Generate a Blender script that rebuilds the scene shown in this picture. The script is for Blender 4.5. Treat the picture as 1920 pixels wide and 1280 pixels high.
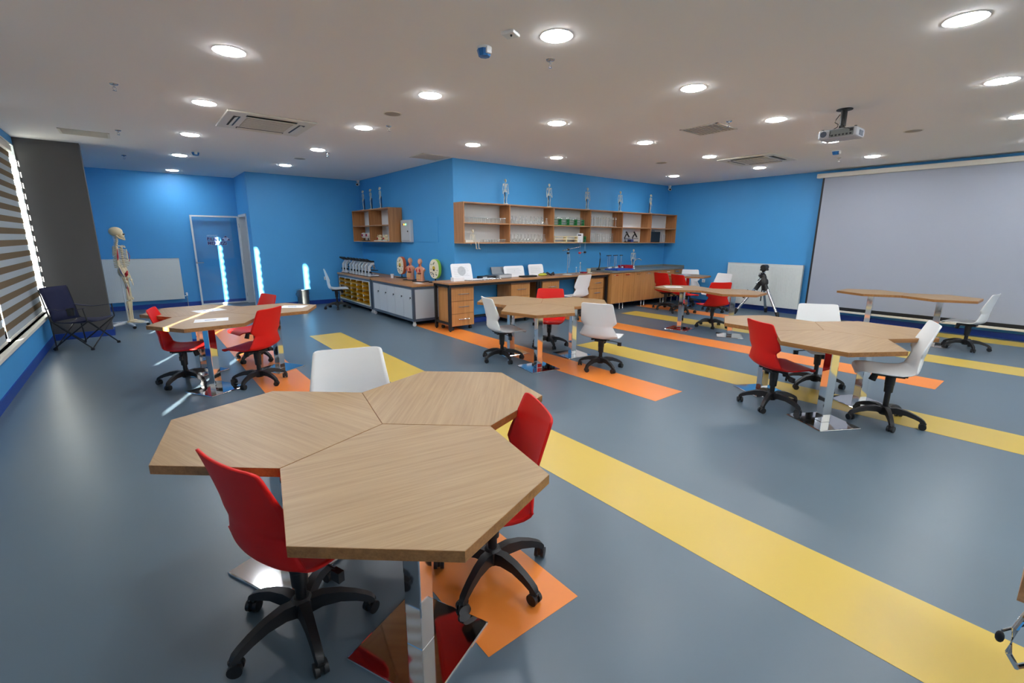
import bpy, bmesh, math, random
from mathutils import Vector, Matrix
random.seed(7)
sc = bpy.context.scene
for o in list(bpy.data.objects): bpy.data.objects.remove(o)
COL = sc.collection
PI = math.pi

# ------------------------------------------------------------------ camera
CAM_H = 1.586
yaw, pitch, roll = math.radians(38.883), math.radians(12.614), math.radians(-0.315)
fw = Vector((math.sin(yaw)*math.cos(pitch), math.cos(yaw)*math.cos(pitch), -math.sin(pitch)))
rt = Vector((math.cos(yaw), -math.sin(yaw), 0)); dn = fw.cross(rt)
rt2 = rt*math.cos(roll) + dn*math.sin(roll); dn2 = -rt*math.sin(roll) + dn*math.cos(roll)
cam_d = bpy.data.cameras.new('camera'); cam = bpy.data.objects.new('camera', cam_d); COL.objects.link(cam)
m = Matrix((( rt2.x, -dn2.x, -fw.x, 0), (rt2.y, -dn2.y, -fw.y, 0), (rt2.z, -dn2.z, -fw.z, CAM_H), (0, 0, 0, 1)))
cam.matrix_world = m
cam_d.sensor_width = 36; cam_d.lens = 862/1920*36; cam_d.clip_start = 0.05
sc.camera = cam

# ------------------------------------------------------------------ world, sun, exposure
w = bpy.data.worlds.new('sky'); sc.world = w; w.use_nodes = True
bg = w.node_tree.nodes['Background']; bg.inputs[0].default_value = (0.86, 0.93, 1.0, 1); bg.inputs[1].default_value = 2.2
SUN_R, SUN_E = 2.12, 0.175          # floor run dy/dx of the beam, and fall per metre
sd = Vector((1, SUN_R, 0)).normalized(); sd = Vector((sd.x, sd.y, -SUN_E)).normalized()
sl = bpy.data.lights.new('sun', 'SUN'); sl.energy = 110; sl.angle = math.radians(0.55); sl.color = (1, 0.93, 0.82)
so = bpy.data.objects.new('sun', sl); COL.objects.link(so); so.location = (-12, -12, 6)
so.rotation_euler = sd.to_track_quat('-Z', 'Y').to_euler()
sc.view_settings.view_transform = 'Standard'; sc.view_settings.look = 'None'
sc.view_settings.exposure = 0.1; sc.view_settings.gamma = 1; sc.view_settings.use_curve_mapping = False
LAMP = 134.0                          # radiance of the ceiling downlights

# ------------------------------------------------------------------ materials
MATS = {}
def srgb(r, g, b):
    f = lambda c: (c/255)/12.92 if c/255 <= .04045 else ((c/255+.055)/1.055)**2.4
    return (f(r), f(g), f(b), 1)
def mat(name, col, rough=.5, metal=0, spec=.5, emit=None, es=0, noise=0, nscale=8, coat=0):
    if name in MATS: return MATS[name]
    M = bpy.data.materials.new(name); M.use_nodes = True; nt = M.node_tree; b = nt.nodes['Principled BSDF']
    b.inputs['Base Color'].default_value = col; b.inputs['Roughness'].default_value = rough
    b.inputs['Metallic'].default_value = metal; b.inputs['Specular IOR Level'].default_value = spec
    b.inputs['Coat Weight'].default_value = coat
    if emit: b.inputs['Emission Color'].default_value = emit; b.inputs['Emission Strength'].default_value = es
    if noise:
        tc = nt.nodes.new('ShaderNodeTexCoord'); nz = nt.nodes.new('ShaderNodeTexNoise'); nz.inputs['Scale'].default_value = nscale
        nz.inputs['Detail'].default_value = 5
        mx = nt.nodes.new('ShaderNodeMix'); mx.data_type = 'RGBA'; mx.blend_type = 'MIX'
        mx.inputs[6].default_value = tuple(c*(1-noise) for c in col[:3])+(1,); mx.inputs[7].default_value = tuple(min(1, c*(1+noise)) for c in col[:3])+(1,)
        nt.links.new(tc.outputs['Object'], nz.inputs['Vector']); nt.links.new(nz.outputs['Fac'], mx.inputs[0]); nt.links.new(mx.outputs[2], b.inputs['Base Color'])
    MATS[name] = M; return M
def wood(name, c1, c2, axis=0, rough=.4, across=38, along=1.3):
    if name in MATS: return MATS[name]
    M = bpy.data.materials.new(name); M.use_nodes = True; nt = M.node_tree; b = nt.nodes['Principled BSDF']; b.inputs['Roughness'].default_value = rough
    tc = nt.nodes.new('ShaderNodeTexCoord'); mp = nt.nodes.new('ShaderNodeMapping')
    s = [across]*3; s[axis] = along; mp.inputs['Scale'].default_value = s
    n1 = nt.nodes.new('ShaderNodeTexNoise'); n1.inputs['Scale'].default_value = 1; n1.inputs['Detail'].default_value = 4; n1.inputs['Roughness'].default_value = .65
    mp2 = nt.nodes.new('ShaderNodeMapping'); s2 = [across*4]*3; s2[axis] = along*3; mp2.inputs['Scale'].default_value = s2
    n2 = nt.nodes.new('ShaderNodeTexNoise'); n2.inputs['Scale'].default_value = 1; n2.inputs['Detail'].default_value = 2
    ad = nt.nodes.new('ShaderNodeMath'); ad.operation = 'MULTIPLY_ADD'; ad.inputs[1].default_value = .35
    cr = nt.nodes.new('ShaderNodeValToRGB'); cr.color_ramp.elements[0].position = .42; cr.color_ramp.elements[1].position = .85
    cr.color_ramp.elements[0].color = c2; cr.color_ramp.elements[1].color = c1
    L = nt.links.new
    L(tc.outputs['Object'], mp.inputs[0]); L(tc.outputs['Object'], mp2.inputs[0]); L(mp.outputs[0], n1.inputs['Vector']); L(mp2.outputs[0], n2.inputs['Vector'])
    L(n2.outputs['Fac'], ad.inputs[0]); L(n1.outputs['Fac'], ad.inputs[2]); L(ad.outputs[0], cr.inputs[0]); L(cr.outputs[0], b.inputs['Base Color'])
    MATS[name] = M; return M
def glass(name, tint=(1, 1, 1, 1), gloss=.12, rough=.03, white=.0):
    if name in MATS: return MATS[name]
    M = bpy.data.materials.new(name); M.use_nodes = True; nt = M.node_tree; nt.nodes.clear()
    out = nt.nodes.new('ShaderNodeOutputMaterial'); tr = nt.nodes.new('ShaderNodeBsdfTransparent'); tr.inputs[0].default_value = tint
    gl = nt.nodes.new('ShaderNodeBsdfGlossy'); gl.inputs['Roughness'].default_value = rough
    lw = nt.nodes.new('ShaderNodeLayerWeight'); lw.inputs[0].default_value = .5
    fr = nt.nodes.new('ShaderNodeMath'); fr.operation = 'POWER'; fr.inputs[1].default_value = 5; nt.links.new(lw.outputs['Facing'], fr.inputs[0])
    ad = nt.nodes.new('ShaderNodeMath'); ad.operation = 'ADD'; ad.inputs[1].default_value = gloss; ad.use_clamp = True
    mx = nt.nodes.new('ShaderNodeMixShader'); L = nt.links.new
    L(fr.outputs[0], ad.inputs[0]); L(ad.outputs[0], mx.inputs[0]); L(tr.outputs[0], mx.inputs[1]); L(gl.outputs[0], mx.inputs[2])
    last = mx.outputs[0]
    if white:
        df = nt.nodes.new('ShaderNodeBsdfDiffuse'); df.inputs[0].default_value = (.85, .9, .92, 1)
        m2 = nt.nodes.new('ShaderNodeMixShader'); m2.inputs[0].default_value = white; L(last, m2.inputs[1]); L(df.outputs[0], m2.inputs[2]); last = m2.outputs[0]
    L(last, out.inputs[0]); MATS[name] = M; return M
def translucent(name, col, tcol, f):
    if name in MATS: return MATS[name]
    M = bpy.data.materials.new(name); M.use_nodes = True; nt = M.node_tree; nt.nodes.clear()
    out = nt.nodes.new('ShaderNodeOutputMaterial'); df = nt.nodes.new('ShaderNodeBsdfDiffuse'); df.inputs[0].default_value = col
    tl = nt.nodes.new('ShaderNodeBsdfTranslucent'); tl.inputs[0].default_value = tcol; mx = nt.nodes.new('ShaderNodeMixShader'); mx.inputs[0].default_value = f
    nt.links.new(df.outputs[0], mx.inputs[1]); nt.links.new(tl.outputs[0], mx.inputs[2]); nt.links.new(mx.outputs[0], out.inputs[0]); MATS[name] = M; return M

BLUE = mat('wall_blue', srgb(70, 158, 220), .55, noise=.03, nscale=3)
BASEB = mat('baseboard_blue', srgb(22, 62, 150), .45)
FLOORM = mat('floor_vinyl', srgb(91, 108, 121), .34, noise=.05, nscale=2.5)
YEL = mat('vinyl_yellow', srgb(203, 174, 76), .34, noise=.03, nscale=3)
ORG = mat('vinyl_orange', srgb(238, 138, 58), .34, noise=.03, nscale=3)
CEIL = mat('ceiling_paint', srgb(244, 241, 238), .8)
GREYW = mat('column_grey', srgb(84, 83, 83), .7, noise=.04, nscale=4)
OAK = wood('oak_top', srgb(166, 137, 98), srgb(143, 111, 74), 1, .42, 60, 1.6)
OAKE = wood('oak_edge', srgb(168, 118, 66), srgb(132, 88, 46), 0, .45)
OAKV = wood('oak_vertical', srgb(206, 148, 88), srgb(176, 118, 62), 2, .42, 30)
OAKY = wood('oak_along_y', srgb(190, 138, 88), srgb(156, 106, 62), 1, .4, 30)
OAKX = wood('oak_along_x', srgb(190, 140, 94), srgb(156, 108, 68), 0, .4, 30)
RED = mat('plastic_red', srgb(216, 24, 18), .5, spec=.3); WHITE = mat('plastic_white', srgb(240, 243, 244), .4)
BLACK = mat('plastic_black', srgb(26, 26, 28), .45); DARK = mat('metal_black', srgb(22, 23, 26), .5)
CHROME = mat('chrome', (.82, .83, .85, 1), .06, 1); STEEL = mat('steel', (.62, .63, .65, 1), .25, 1)
GREYM = mat('metal_blue_grey', srgb(72, 84, 100), .5); LGREY = mat('sheet_grey', srgb(188, 194, 200), .45)
PAINTW = mat('painted_white', srgb(226, 230, 230), .4); OFFW = mat('off_white', srgb(226, 222, 210), .5)
BONE = mat('bone', srgb(226, 210, 172), .5); MUSR = mat('muscle_red', srgb(190, 40, 40), .5); MUSB = mat('muscle_blue', srgb(60, 70, 120), .5)
PAPER = mat('paper', srgb(238, 240, 244), .7); INK = mat('blue_ink', srgb(40, 90, 170), .6)
SCREEN = mat('screen_fabric', srgb(166, 172, 186), .8); NAVY = mat('navy_fabric', srgb(24, 28, 62), .85)
LABG = glass('lab_glass', (.96, .98, .98, 1), .1, .05, .10); PANE = glass('pane', (.97, .99, .99, 1), .03)
DOORG = glass('door_glass', (.90, .96, .985, 1), .03, .02, .0)
LAMPM = mat('lamp_lens', (1, 1, 1, 1), .5, emit=(.95, .98, 1, 1), es=LAMP)

# ------------------------------------------------------------------ mesh helpers
class MB:
    def __init__(s): s.v = []; s.f = []
    def add(s, vs, fs, M=None):
        n = len(s.v); s.v += [tuple(M @ Vector(v)) if M else tuple(v) for v in vs]; s.f += [tuple(i+n for i in f) for f in fs]; return s
    def box(s, x0, x1, y0, y1, z0, z1, M=None):
        v = [(x0,y0,z0),(x1,y0,z0),(x1,y1,z0),(x0,y1,z0),(x0,y0,z1),(x1,y0,z1),(x1,y1,z1),(x0,y1,z1)]
        return s.add(v, [(0,3,2,1),(4,5,6,7),(0,1,5,4),(1,2,6,5),(2,3,7,6),(3,0,4,7)], M)
    def prism(s, poly, z0, z1, M=None):
        n = len(poly); v = [(x,y,z0) for x,y in poly]+[(x,y,z1) for x,y in poly]
        f = [tuple(range(n-1,-1,-1)), tuple(range(n,2*n))]+[(i,(i+1)%n,n+(i+1)%n,n+i) for i in range(n)]
        return s.add(v, f, M)
    def cyl(s, p0, p1, r0, r1=None, n=12, cap=True):
        if r1 is None: r1 = r0
        p0, p1 = Vector(p0), Vector(p1); d = (p1-p0); q = d.to_track_quat('Z', 'Y').to_matrix()
        v = []
        for p, r in ((p0, r0), (p1, r1)):
            for i in range(n):
                a = 2*PI*i/n; v.append(p+q@Vector((r*math.cos(a), r*math.sin(a), 0)))
        f = [(i,(i+1)%n,n+(i+1)%n,n+i) for i in range(n)]
        if cap: f += [tuple(range(n-1,-1,-1)), tuple(range(n,2*n))]
        return s.add(v, f)
    def tube(s, pts, r, n=8):
        pts = [Vector(p) for p in pts]; rs = r if isinstance(r, (list, tuple)) else [r]*len(pts); v = []; f = []
        for i, p in enumerate(pts):
            d = (pts[min(i+1, len(pts)-1)]-pts[max(i-1, 0)]); q = d.to_track_quat('Z', 'Y').to_matrix()
            for k in range(n):
                a = 2*PI*k/n; v.append(p+q@Vector((rs[i]*math.cos(a), rs[i]*math.sin(a), 0)))
        for i in range(len(pts)-1):
            for k in range(n): f.append((i*n+k, i*n+(k+1)%n, (i+1)*n+(k+1)%n, (i+1)*n+k))
        f += [tuple(range(n-1,-1,-1)), tuple((len(pts)-1)*n+k for k in range(n))]
        return s.add(v, f)
    def lathe(s, prof, c=(0,0,0), n=16, sx=1, sy=1):
        v = []; f = []
        for r, z in prof:
            for k in range(n):
                a = 2*PI*k/n; v.append((c[0]+r*sx*math.cos(a), c[1]+r*sy*math.sin(a), c[2]+z))
        for i in range(len(prof)-1):
            for k in range(n): f.append((i*n+k, i*n+(k+1)%n, (i+1)*n+(k+1)%n, (i+1)*n+k))
        if prof[0][0] > 1e-4: f.append(tuple(range(n-1,-1,-1)))
        if prof[-1][0] > 1e-4: f.append(tuple((len(prof)-1)*n+k for k in range(n)))
        return s.add(v, f)
    def ball(s, c, rx, ry=None, rz=None, n=12, m=8, M=None):
        ry = ry or rx; rz = rz or rx; v = []; f = []
        for i in range(m+1):
            t = PI*i/m
            for k in range(n):
                a = 2*PI*k/n; v.append((c[0]+rx*math.sin(t)*math.cos(a), c[1]+ry*math.sin(t)*math.sin(a), c[2]-rz*math.cos(t)))
        for i in range(m):
            for k in range(n): f.append((i*n+k, i*n+(k+1)%n, (i+1)*n+(k+1)%n, (i+1)*n+k))
        return s.add(v, f, M)
    def mesh(s, name, smooth=False):
        me = bpy.data.meshes.new(name); me.from_pydata(s.v, [], s.f)
        bm = bmesh.new(); bm.from_mesh(me); bmesh.ops.remove_doubles(bm, verts=bm.verts, dist=1e-6); bmesh.ops.recalc_face_normals(bm, faces=bm.faces); bm.to_mesh(me); bm.free()
        if smooth:
            for p in me.polygons: p.use_smooth = True
            if smooth != 'full': me.set_sharp_from_angle(angle=math.radians(40))
        return me
    def build(s, name, M, parent=None, smooth=False, bev=0, loc=None, rotz=0):
        o = bpy.data.objects.new(name, s.mesh(name, smooth)); COL.objects.link(o); o.data.materials.append(M)
        if parent: o.parent = parent
        if loc: o.location = loc
        if rotz: o.rotation_euler.z = rotz
        if bev:
            b = o.modifiers.new('bevel', 'BEVEL'); b.width = bev; b.segments = 2; b.limit_method = 'ANGLE'; b.harden_normals = False
        return o
def tag(o, label=None, cat=None, group=None, kind=None):
    if label: o['label'] = label
    if cat: o['category'] = cat
    if group: o['group'] = group
    if kind: o['kind'] = kind
    return o
def thing(name, label, cat, loc=(0,0,0), rotz=0, group=None):
    o = bpy.data.objects.new(name, None); COL.objects.link(o); o.location = loc; o.rotation_euler.z = rotz; o.empty_display_size = .1
    return tag(o, label, cat, group)
def copy_tree(o, parent=None):
    c = o.copy(); COL.objects.link(c); c.parent = parent
    for ch in list(o.children): copy_tree(ch, c)
    return c
def dup(root, loc, rotz, label=None, group=None, scale=None):
    r = copy_tree(root); r.location = loc; r.rotation_euler.z = rotz
    if label: r['label'] = label
    if group: r['group'] = group
    if scale: r.scale = (scale,)*3
    return r
def bx(name, M, b, parent=None, bev=0, **k): return MB().box(*b).build(name, M, parent, bev=bev, **k)
def struct(o): o['kind'] = 'structure'; return o

# ------------------------------------------------------------------ the room
XL, XR, YB, YR, YL, XS, XC, CZ, YF = -1.155, 11.1, 7.27, 11.65, 13.08, 2.04, 4.51, 2.95, -4.2
floor = struct(bx('floor', FLOORM, (XL-.3, XR+.2, YF-.2, YL+.2, -.1, 0)))
struct(bx('ceiling', CEIL, (XL-.3, XR+.2, YF-.2, YL+.2, CZ, CZ+.1)))
STR = [('orange', .86, 1.36, 1.2, 9.4), ('yellow', 2.05, 2.56, -2.0, 7.86), ('orange', 3.87, 4.36, 2.5, 7.75), ('yellow', 5.06, 5.57, -2.0, 4.72),
       ('orange', 6.62, 7.12, .83, 6.9), ('yellow', 8.12, 8.66, -2.0, 6.27), ('orange', 9.36, 9.82, 4.3, 6.8), ('yellow', 10.42, 10.9, -2.0, 2.4)]
for c, x0, x1, y0, y1 in STR:
    o = bx('floor_stripe', YEL if c == 'yellow' else ORG, (x0, x1, y0, y1, 0, .0015), floor); o['label'] = c+' vinyl stripe laid into the grey floor'
WZ0, WZ1, WY0, WY1 = .46, 2.84, -2.0, 9.86
wl = MB(); wl.box(XL-.28, XL, YF, WY0, 0, CZ).box(XL-.28, XL, WY1, YL+.1, 0, CZ).box(XL-.28, XL, WY0, WY1, 0, WZ0).box(XL-.28, XL, WY0, WY1, WZ1, CZ)
struct(wl.build('wall_left', BLUE))
struct(bx('wall_back', BLUE, (XL, XC+.15, YL, YL+.15, 0, CZ)))
DY0, DY1, DZ = 12.02, 12.97, 2.1
st = MB(); st.box(XS, XS+.18, YR, DY0, 0, CZ).box(XS, XS+.18, DY1, YL, 0, CZ).box(XS, XS+.18, DY0, DY1, DZ, CZ)
struct(st.build('wall_step', BLUE))
struct(bx('wall_recess', BLUE, (XS+.18, XC+.15, YR, YR+.15, 0, CZ)))
struct(bx('wall_return', BLUE, (XC, XC+.15, YB+.15, YR, 0, CZ)))
struct(bx('wall_corridor', PAINTW, (XC, XC+.15, YR+.15, YL, 0, CZ)))
struct(bx('wall_shelves', BLUE, (XC, XR+.15, YB, YB+.15, 0, CZ)))
struct(bx('wall_screen', BLUE, (XR, XR+.15, YF, YB, 0, CZ)))
col_ = struct(bx('wall_column', GREYW, (XL, -.45, 9.87, 10.12, 0, CZ)))
def base(name, b): struct(bx(name, BASEB, b))
base('baseboard_left', (XL, XL+.015, YF, 9.87, 0, .1)); base('baseboard_back', (XL, XS, YL-.015, YL, 0, .1))
base('baseboard_recess', (XS, XC, YR-.015, YR, 0, .1)); base('baseboard_return', (XC-.015, XC, YB, YR-.015, 0, .1))
base('baseboard_shelves', (XC-.015, XR, YB-.015, YB, 0, .1)); base('baseboard_screen', (XR-.015, XR, YF, YB-.015, 0, .1))
cb = MB(); cb.box(XL, -.435, 9.855, 9.87, 0, .1).box(-.45, -.435, 9.87, 10.12, 0, .1); struct(cb.build('baseboard_column', BASEB))
# window, sill, glass
win = MB()
for a, b in ((WY0, WY0+.05), (WY1-.05, WY1)): win.box(XL-.26, XL-.2, a, b, WZ0, WZ1)
win.box(XL-.26, XL-.2, WY0, WY1, WZ0, WZ0+.05).box(XL-.26, XL-.2, WY0, WY1, WZ1-.05, WZ1)
win_o = struct(win.build('window_1', PAINTW)); win_o['label'] = 'long white framed window behind zebra blinds'
bx('pane', PANE, (XL-.235, XL-.229, WY0+.05, WY1-.05, WZ0+.05, WZ1-.05), win_o)
bx('reveal_lining', PAINTW, (XL-.2, XL+.004, WY1-.012, WY1+.0, WZ0, WZ1), win_o); bx('reveal_lining', PAINTW, (XL-.2, XL+.004, WY0, WY1-.012, WZ1-.012, WZ1), win_o)
bx('window_sill', OFFW, (XL-.2, XL+.05, WY0, WY1, WZ0-.04, WZ0), win_o, bev=.006)
# unseen window row behind the camera, added with glowing blinds as daylight fill
FX0, FX1 = -.6, 10.6
wf = MB(); wf.box(XL, FX0, YF-.2, YF, 0, CZ).box(FX1, XR, YF-.2, YF, 0, CZ).box(FX0, FX1, YF-.2, YF, 0, WZ0).box(FX0, FX1, YF-.2, YF, WZ1, CZ)
struct(wf.build('wall_front', BLUE))
wfr = MB()
for k in range(6): xx = FX0+(FX1-FX0-.05)*k/5; wfr.box(xx, xx+.05, YF-.16, YF-.1, WZ0, WZ1)
wfr.box(FX0, FX1, YF-.16, YF-.1, WZ0, WZ0+.05).box(FX0, FX1, YF-.16, YF-.1, WZ1-.05, WZ1)
wf_o = struct(wfr.build('window_2', PAINTW)); wf_o['label'] = 'unseen added window row, white frames behind sunlit white roller blinds'
bx('pane', PANE, (FX0, FX1, YF-.133, YF-.127, WZ0+.05, WZ1-.05), wf_o)
bx('window_sill', OFFW, (FX0, FX1, YF-.1, YF+.05, WZ0-.04, WZ0), wf_o)
SHEER_FILL = translucent('blind_fill_white', srgb(235, 235, 232), (.9, .9, .9, 1), .094)  # translucency set so the added blinds spread daylight to ceiling and chair backs
for k in range(5):
    xa = FX0+(FX1-FX0)*k/5; xb = FX0+(FX1-FX0)*(k+1)/5
    t = thing('added_roller_blind', 'added white roller blind on the unseen window row', 'blind', ((xa+xb)/2, YF-.05, WZ0), 0, 'added white roller blinds on the unseen windows')
    bx('cassette', OFFW, (-(xb-xa)/2, (xb-xa)/2, -.035, .035, 2.29, 2.37), t); bx('fabric', SHEER_FILL, (-(xb-xa)/2, (xb-xa)/2, -.001, .001, .02, 2.3), t); bx('bottom_bar', OFFW, (-(xb-xa)/2, (xb-xa)/2, -.01, .01, .002, .022), t)
# zebra blinds
BLS = translucent('blind_solid', srgb(118, 104, 86), srgb(150, 120, 80), .02); BLH = translucent('blind_sheer', srgb(168, 176, 182), srgb(200, 208, 215), .05)
GAPS = [-1.9, .45, 2.60, 4.70, 7.22, 9.84]; GW = [0, 0, .12, .11, .11, .12]
blab = ['zebra roller blind by the back end of the window', 'zebra roller blind two widths before the long gap', 'zebra roller blind in the window middle', 'zebra roller blind whose far edge lets in a sun strip', 'zebra roller blind beside the dark grey column']
for i in range(5):
    y0, y1 = GAPS[i], GAPS[i+1]-GW[i+1]
    t = thing('zebra_blind', blab[i], 'blind', (XL-.045, (y0+y1)/2, WZ0), 0, 'zebra roller blinds along the window')
    hw = (y1-y0)/2
    bx('cassette', OFFW, (-.04, .04, -hw-.01, hw+.01, 2.27, 2.36), t, bev=.01)
    n = 30; h = 2.24/n
    for k in range(n):
        z0 = .03+k*h
        bx('fabric_band', BLS if k % 2 else BLH, (-.001, .001, -hw, hw+(.045 if k % 2 and GW[i+1] else 0), z0, z0+h), t)
    bx('bottom_bar', OFFW, (-.012, .012, -hw, hw, .005, .03), t)
    MB().tube([(.03, hw-.06, 2.27), (.035, hw-.06, 1.2), (.03, hw-.055, .7)], .0025, 6).build('pull_cord', OFFW, t)
# glass door, open against the back wall
door = thing('door_1', 'open glass door with white frame and a blue logo', 'door', (2.03, 12.985, 0)); door['kind'] = 'structure'; del door['category']
DW, DH = .97, 2.07
f = MB(); f.box(-DW, -DW+.035, -.02, .02, .01, DH).box(-.04, 0, -.02, .02, .01, DH).box(-DW+.035, -.04, -.02, .02, DH-.035, DH).box(-DW+.035, -.04, -.02, .02, .01, .045)
f.build('door_frame', PAINTW, door)
pane = bx('glass_pane', DOORG, (-DW+.035, -.04, -.004, .004, .045, DH-.035), door)
hd = MB(); hd.cyl((-DW+.02, -.02, 1.0), (-DW+.02, -.07, 1.0), .011).cyl((-DW+.02, -.065, 1.0), (-DW+.15, -.065, 1.0), .009).cyl((-DW+.02, -.02, 1.0), (-DW+.02, -.026, 1.0), .024)
hd.build('handle', STEEL, door, smooth=True)
for z in (.2, 1.0, 1.85): MB().cyl((0, -.015, z-.05), (0, -.015, z+.05), .012).build('hinge', STEEL, door, smooth=True)
def text(s, size, M, parent, x, z, y=-.0065, off=.004):
    c = bpy.data.curves.new('t', 'FONT'); c.body = s; c.size = size; c.extrude = .0005; c.offset = off*size/.1
    o = bpy.data.objects.new('t', c); COL.objects.link(o); bpy.context.view_layer.update()
    me = bpy.data.meshes.new_from_object(o.evaluated_get(bpy.context.evaluated_depsgraph_get())); bpy.data.objects.remove(o)
    q = bpy.data.objects.new('sign_lettering', me); COL.objects.link(q); me.materials.clear(); me.materials.append(M)
    q.parent = parent; q.location = (x, y, z); q.rotation_euler = (PI/2, 0, 0); return q
LOGO = mat('logo_navy', srgb(26, 52, 128), .5); LOGOL = mat('logo_pale', srgb(150, 200, 235), .5); LOGOW = mat('logo_halo', srgb(196, 216, 240), .5)
lx = -DW+.28
text('MERKEZi', .098, LOGOW, pane, lx, 1.41, -.0052, .008); text('BiLiM', .098, LOGOW, pane, lx-.005, 1.505, -.0052, .008)
text('MERKEZi', .098, LOGO, pane, lx, 1.41); text('BiLiM', .098, LOGO, pane, lx-.005, 1.505); text('AKSARAY', .05, LOGOL, pane, lx, 1.6)
def tri(b, cx, cz, r, M_, y=-.0065, nm='logo_triangle'):
    v = [(cx-r, -.0, cz), (cx+r, 0, cz), (cx, 0, cz+1.15*r)]
    mb = MB(); mb.add([(a, y, c) for a, _, c in v]+[(a, y+.0012, c) for a, _, c in v], [(0,1,2), (5,4,3), (0,3,4,1), (1,4,5,2), (2,5,3,0)]); return mb.build(nm, M_, b)
tri(pane, lx+.375, 1.50, .105, LOGOW, -.0058); tri(pane, lx+.375, 1.575, .036, LOGO, -.0072); tri(pane, lx+.315, 1.505, .036, LOGO, -.0072); tri(pane, lx+.435, 1.505, .036, LOGO, -.0072)
MB().cyl((lx+.375, -.0075, 1.542), (lx+.375, -.0062, 1.542), .026).build('logo_dot', LOGOL, pane)
jm = MB(); jm.box(XS-.015, XS+.2, DY0, DY0+.05, 0, DZ).box(XS-.015, XS+.2, DY0, DY1, DZ-.05, DZ).box(XS-.015, XS+.2, DY1-.03, DY1, 0, DZ); struct(jm.build('trim_1', PAINTW))

# ------------------------------------------------------------------ ceiling fittings
dl = thing('downlight', 'round recessed white LED downlight in the ceiling', 'downlight', group='round LED downlights in the ceiling')
MB().lathe([(.1, 0), (.112, -.004), (.112, 0)], n=28).build('trim_ring', PAINTW, dl, smooth=True)
MB().lathe([(.1, -.001), (.1, -.006), (.09, -.010), (.0, -.013)], n=28).build('lens', LAMPM, dl)
GX = {.76: (.78, 2.47, 4.27, 6.08, 7.92, 9.85), 2.58: (.76, 2.46, 4.215, 6.0, 7.84, 9.75), 4.34: (.75, 2.454, 4.178, 5.95, 7.75, 9.63), 6.09: (.768, 2.468, 4.14, 5.87, 9.47),
      8.03: (.797, 2.481), 10.12: (.812, 2.488), 12.45: (.834,), -1.0: (.8, 2.5, 4.3, 6.1, 8.0, 9.9), -2.8: (.8, 2.5, 4.3, 6.1, 8.0, 9.9)}
LAND = [('the large table trio', .78, 1.9), ('the trio before the bench', 4.1, 4.5), ('the trio with papers', .7, 6.05), ('the trio near the screen', 5.0, 1.5), ('the pair of tables by the tripod', 7.8, 4.1),
        ('the pair of tables before the screen', 9.6, 1.8), ('the long bench', 6.0, 6.6), ('the locker cabinet', 3.3, 8.3), ('the life-size skeleton', .3, 10.6), ('the open glass door', 1.3, 12.6), ('the cabinet of yellow bins', 3.2, 10.4), ('the corner table', 10.2, 6.0),
        ('the broad yellow stripe', 2.6, 1.0), ('the projector', 6.6, 2.4), ('the unseen window row', 5.0, -2.5)]
def near(x, y): return min(LAND, key=lambda l: (l[1]-x)**2+(l[2]-y)**2 if l[2] > -1 else max(0, y+.6)*99)[0]
first = True
for y, xs in GX.items():
    for x in xs:
        lb = 'round white LED downlight in the ceiling over '+near(x, y)
        if first: dl.location = (x, y, CZ); dl['label'] = lb; first = False
        else: dup(dl, (x, y, CZ), 0, lb)
def cassette(x, y, label):
    t = thing('air_conditioner', label, 'air conditioner', (x, y, CZ))
    h = .475
    MB().box(-h, h, -h, h, -.02, 0).build('panel', OFFW, t, bev=.012)
    g = bx('grille', mat('grille_beige', srgb(196, 188, 174), .6), (-.25, .25, -.25, .25, -.026, -.02), t)
    for k in range(9): bx('slat', OFFW, (-.24, .24, -.235+k*.057, -.225+k*.057, -.03, -.026), g)
    for a in range(4):
        M_ = Matrix.Rotation(a*PI/2, 4, 'Z')
        MB().box(-.27, .27, .315, .385, -.023, -.0195, M_).build('air_slot', DARK, t)
        q = MB(); q.add([(-.26, .335, -.024), (.26, .335, -.024), (.26, .375, -.04), (-.26, .375, -.04), (-.26, .335, -.021), (.26, .335, -.021), (.26, .375, -.037), (-.26, .375, -.037)], [(0,1,2,3), (7,6,5,4), (0,4,5,1), (1,5,6,2), (2,6,7,3), (3,7,4,0)], M_)
        q.build('flap', OFFW, t)
cassette(1.46, 6.66, 'white four-way cassette air conditioner above the trio of red-chaired tables'); cassette(8.62, 3.95, 'white four-way cassette air conditioner near the ceiling projector')
def grille(x, y, sx, sy, n, label, solid=False):
    t = thing('ceiling_vent', label, 'vent', (x, y, CZ))
    fr = MB(); a, b = sx/2, sy/2
    fr.box(-a, a, -b, -b+.025, -.008, 0).box(-a, a, b-.025, b, -.008, 0).box(-a, -a+.025, -b, b, -.008, 0).box(a-.025, a, -b, b, -.008, 0); fr.build('frame', OFFW, t)
    bx('backing', mat('vent_shadow', srgb(150, 144, 136), .8) if not solid else OFFW, (-a+.02, a-.02, -b+.02, b-.02, -.003, -.001), t)
    for k in range(n):
        yy = -b+.03+(sy-.06)*(k+.5)/n
        bx('slat', OFFW if solid else mat('vent_slat', srgb(214, 206, 194), .6), (-a+.025, a-.025, yy-.010, yy+.006, -.009, -.003), t)
grille(5.86, 3.33, .5, .5, 10, 'square slotted ceiling vent in two banks of slats'); grille(-.32, 8.86, .52, .42, 6, 'pale square ceiling vent by the grey column', True)
grille(4.16, 7.44, .52, .5, 12, 'beige square ceiling vent at the corner above the desk')
sp = thing('ceiling_speaker', 'round flush ceiling speaker grille', 'speaker', (2.462, 5.218, CZ), group='round ceiling speakers')
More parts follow.
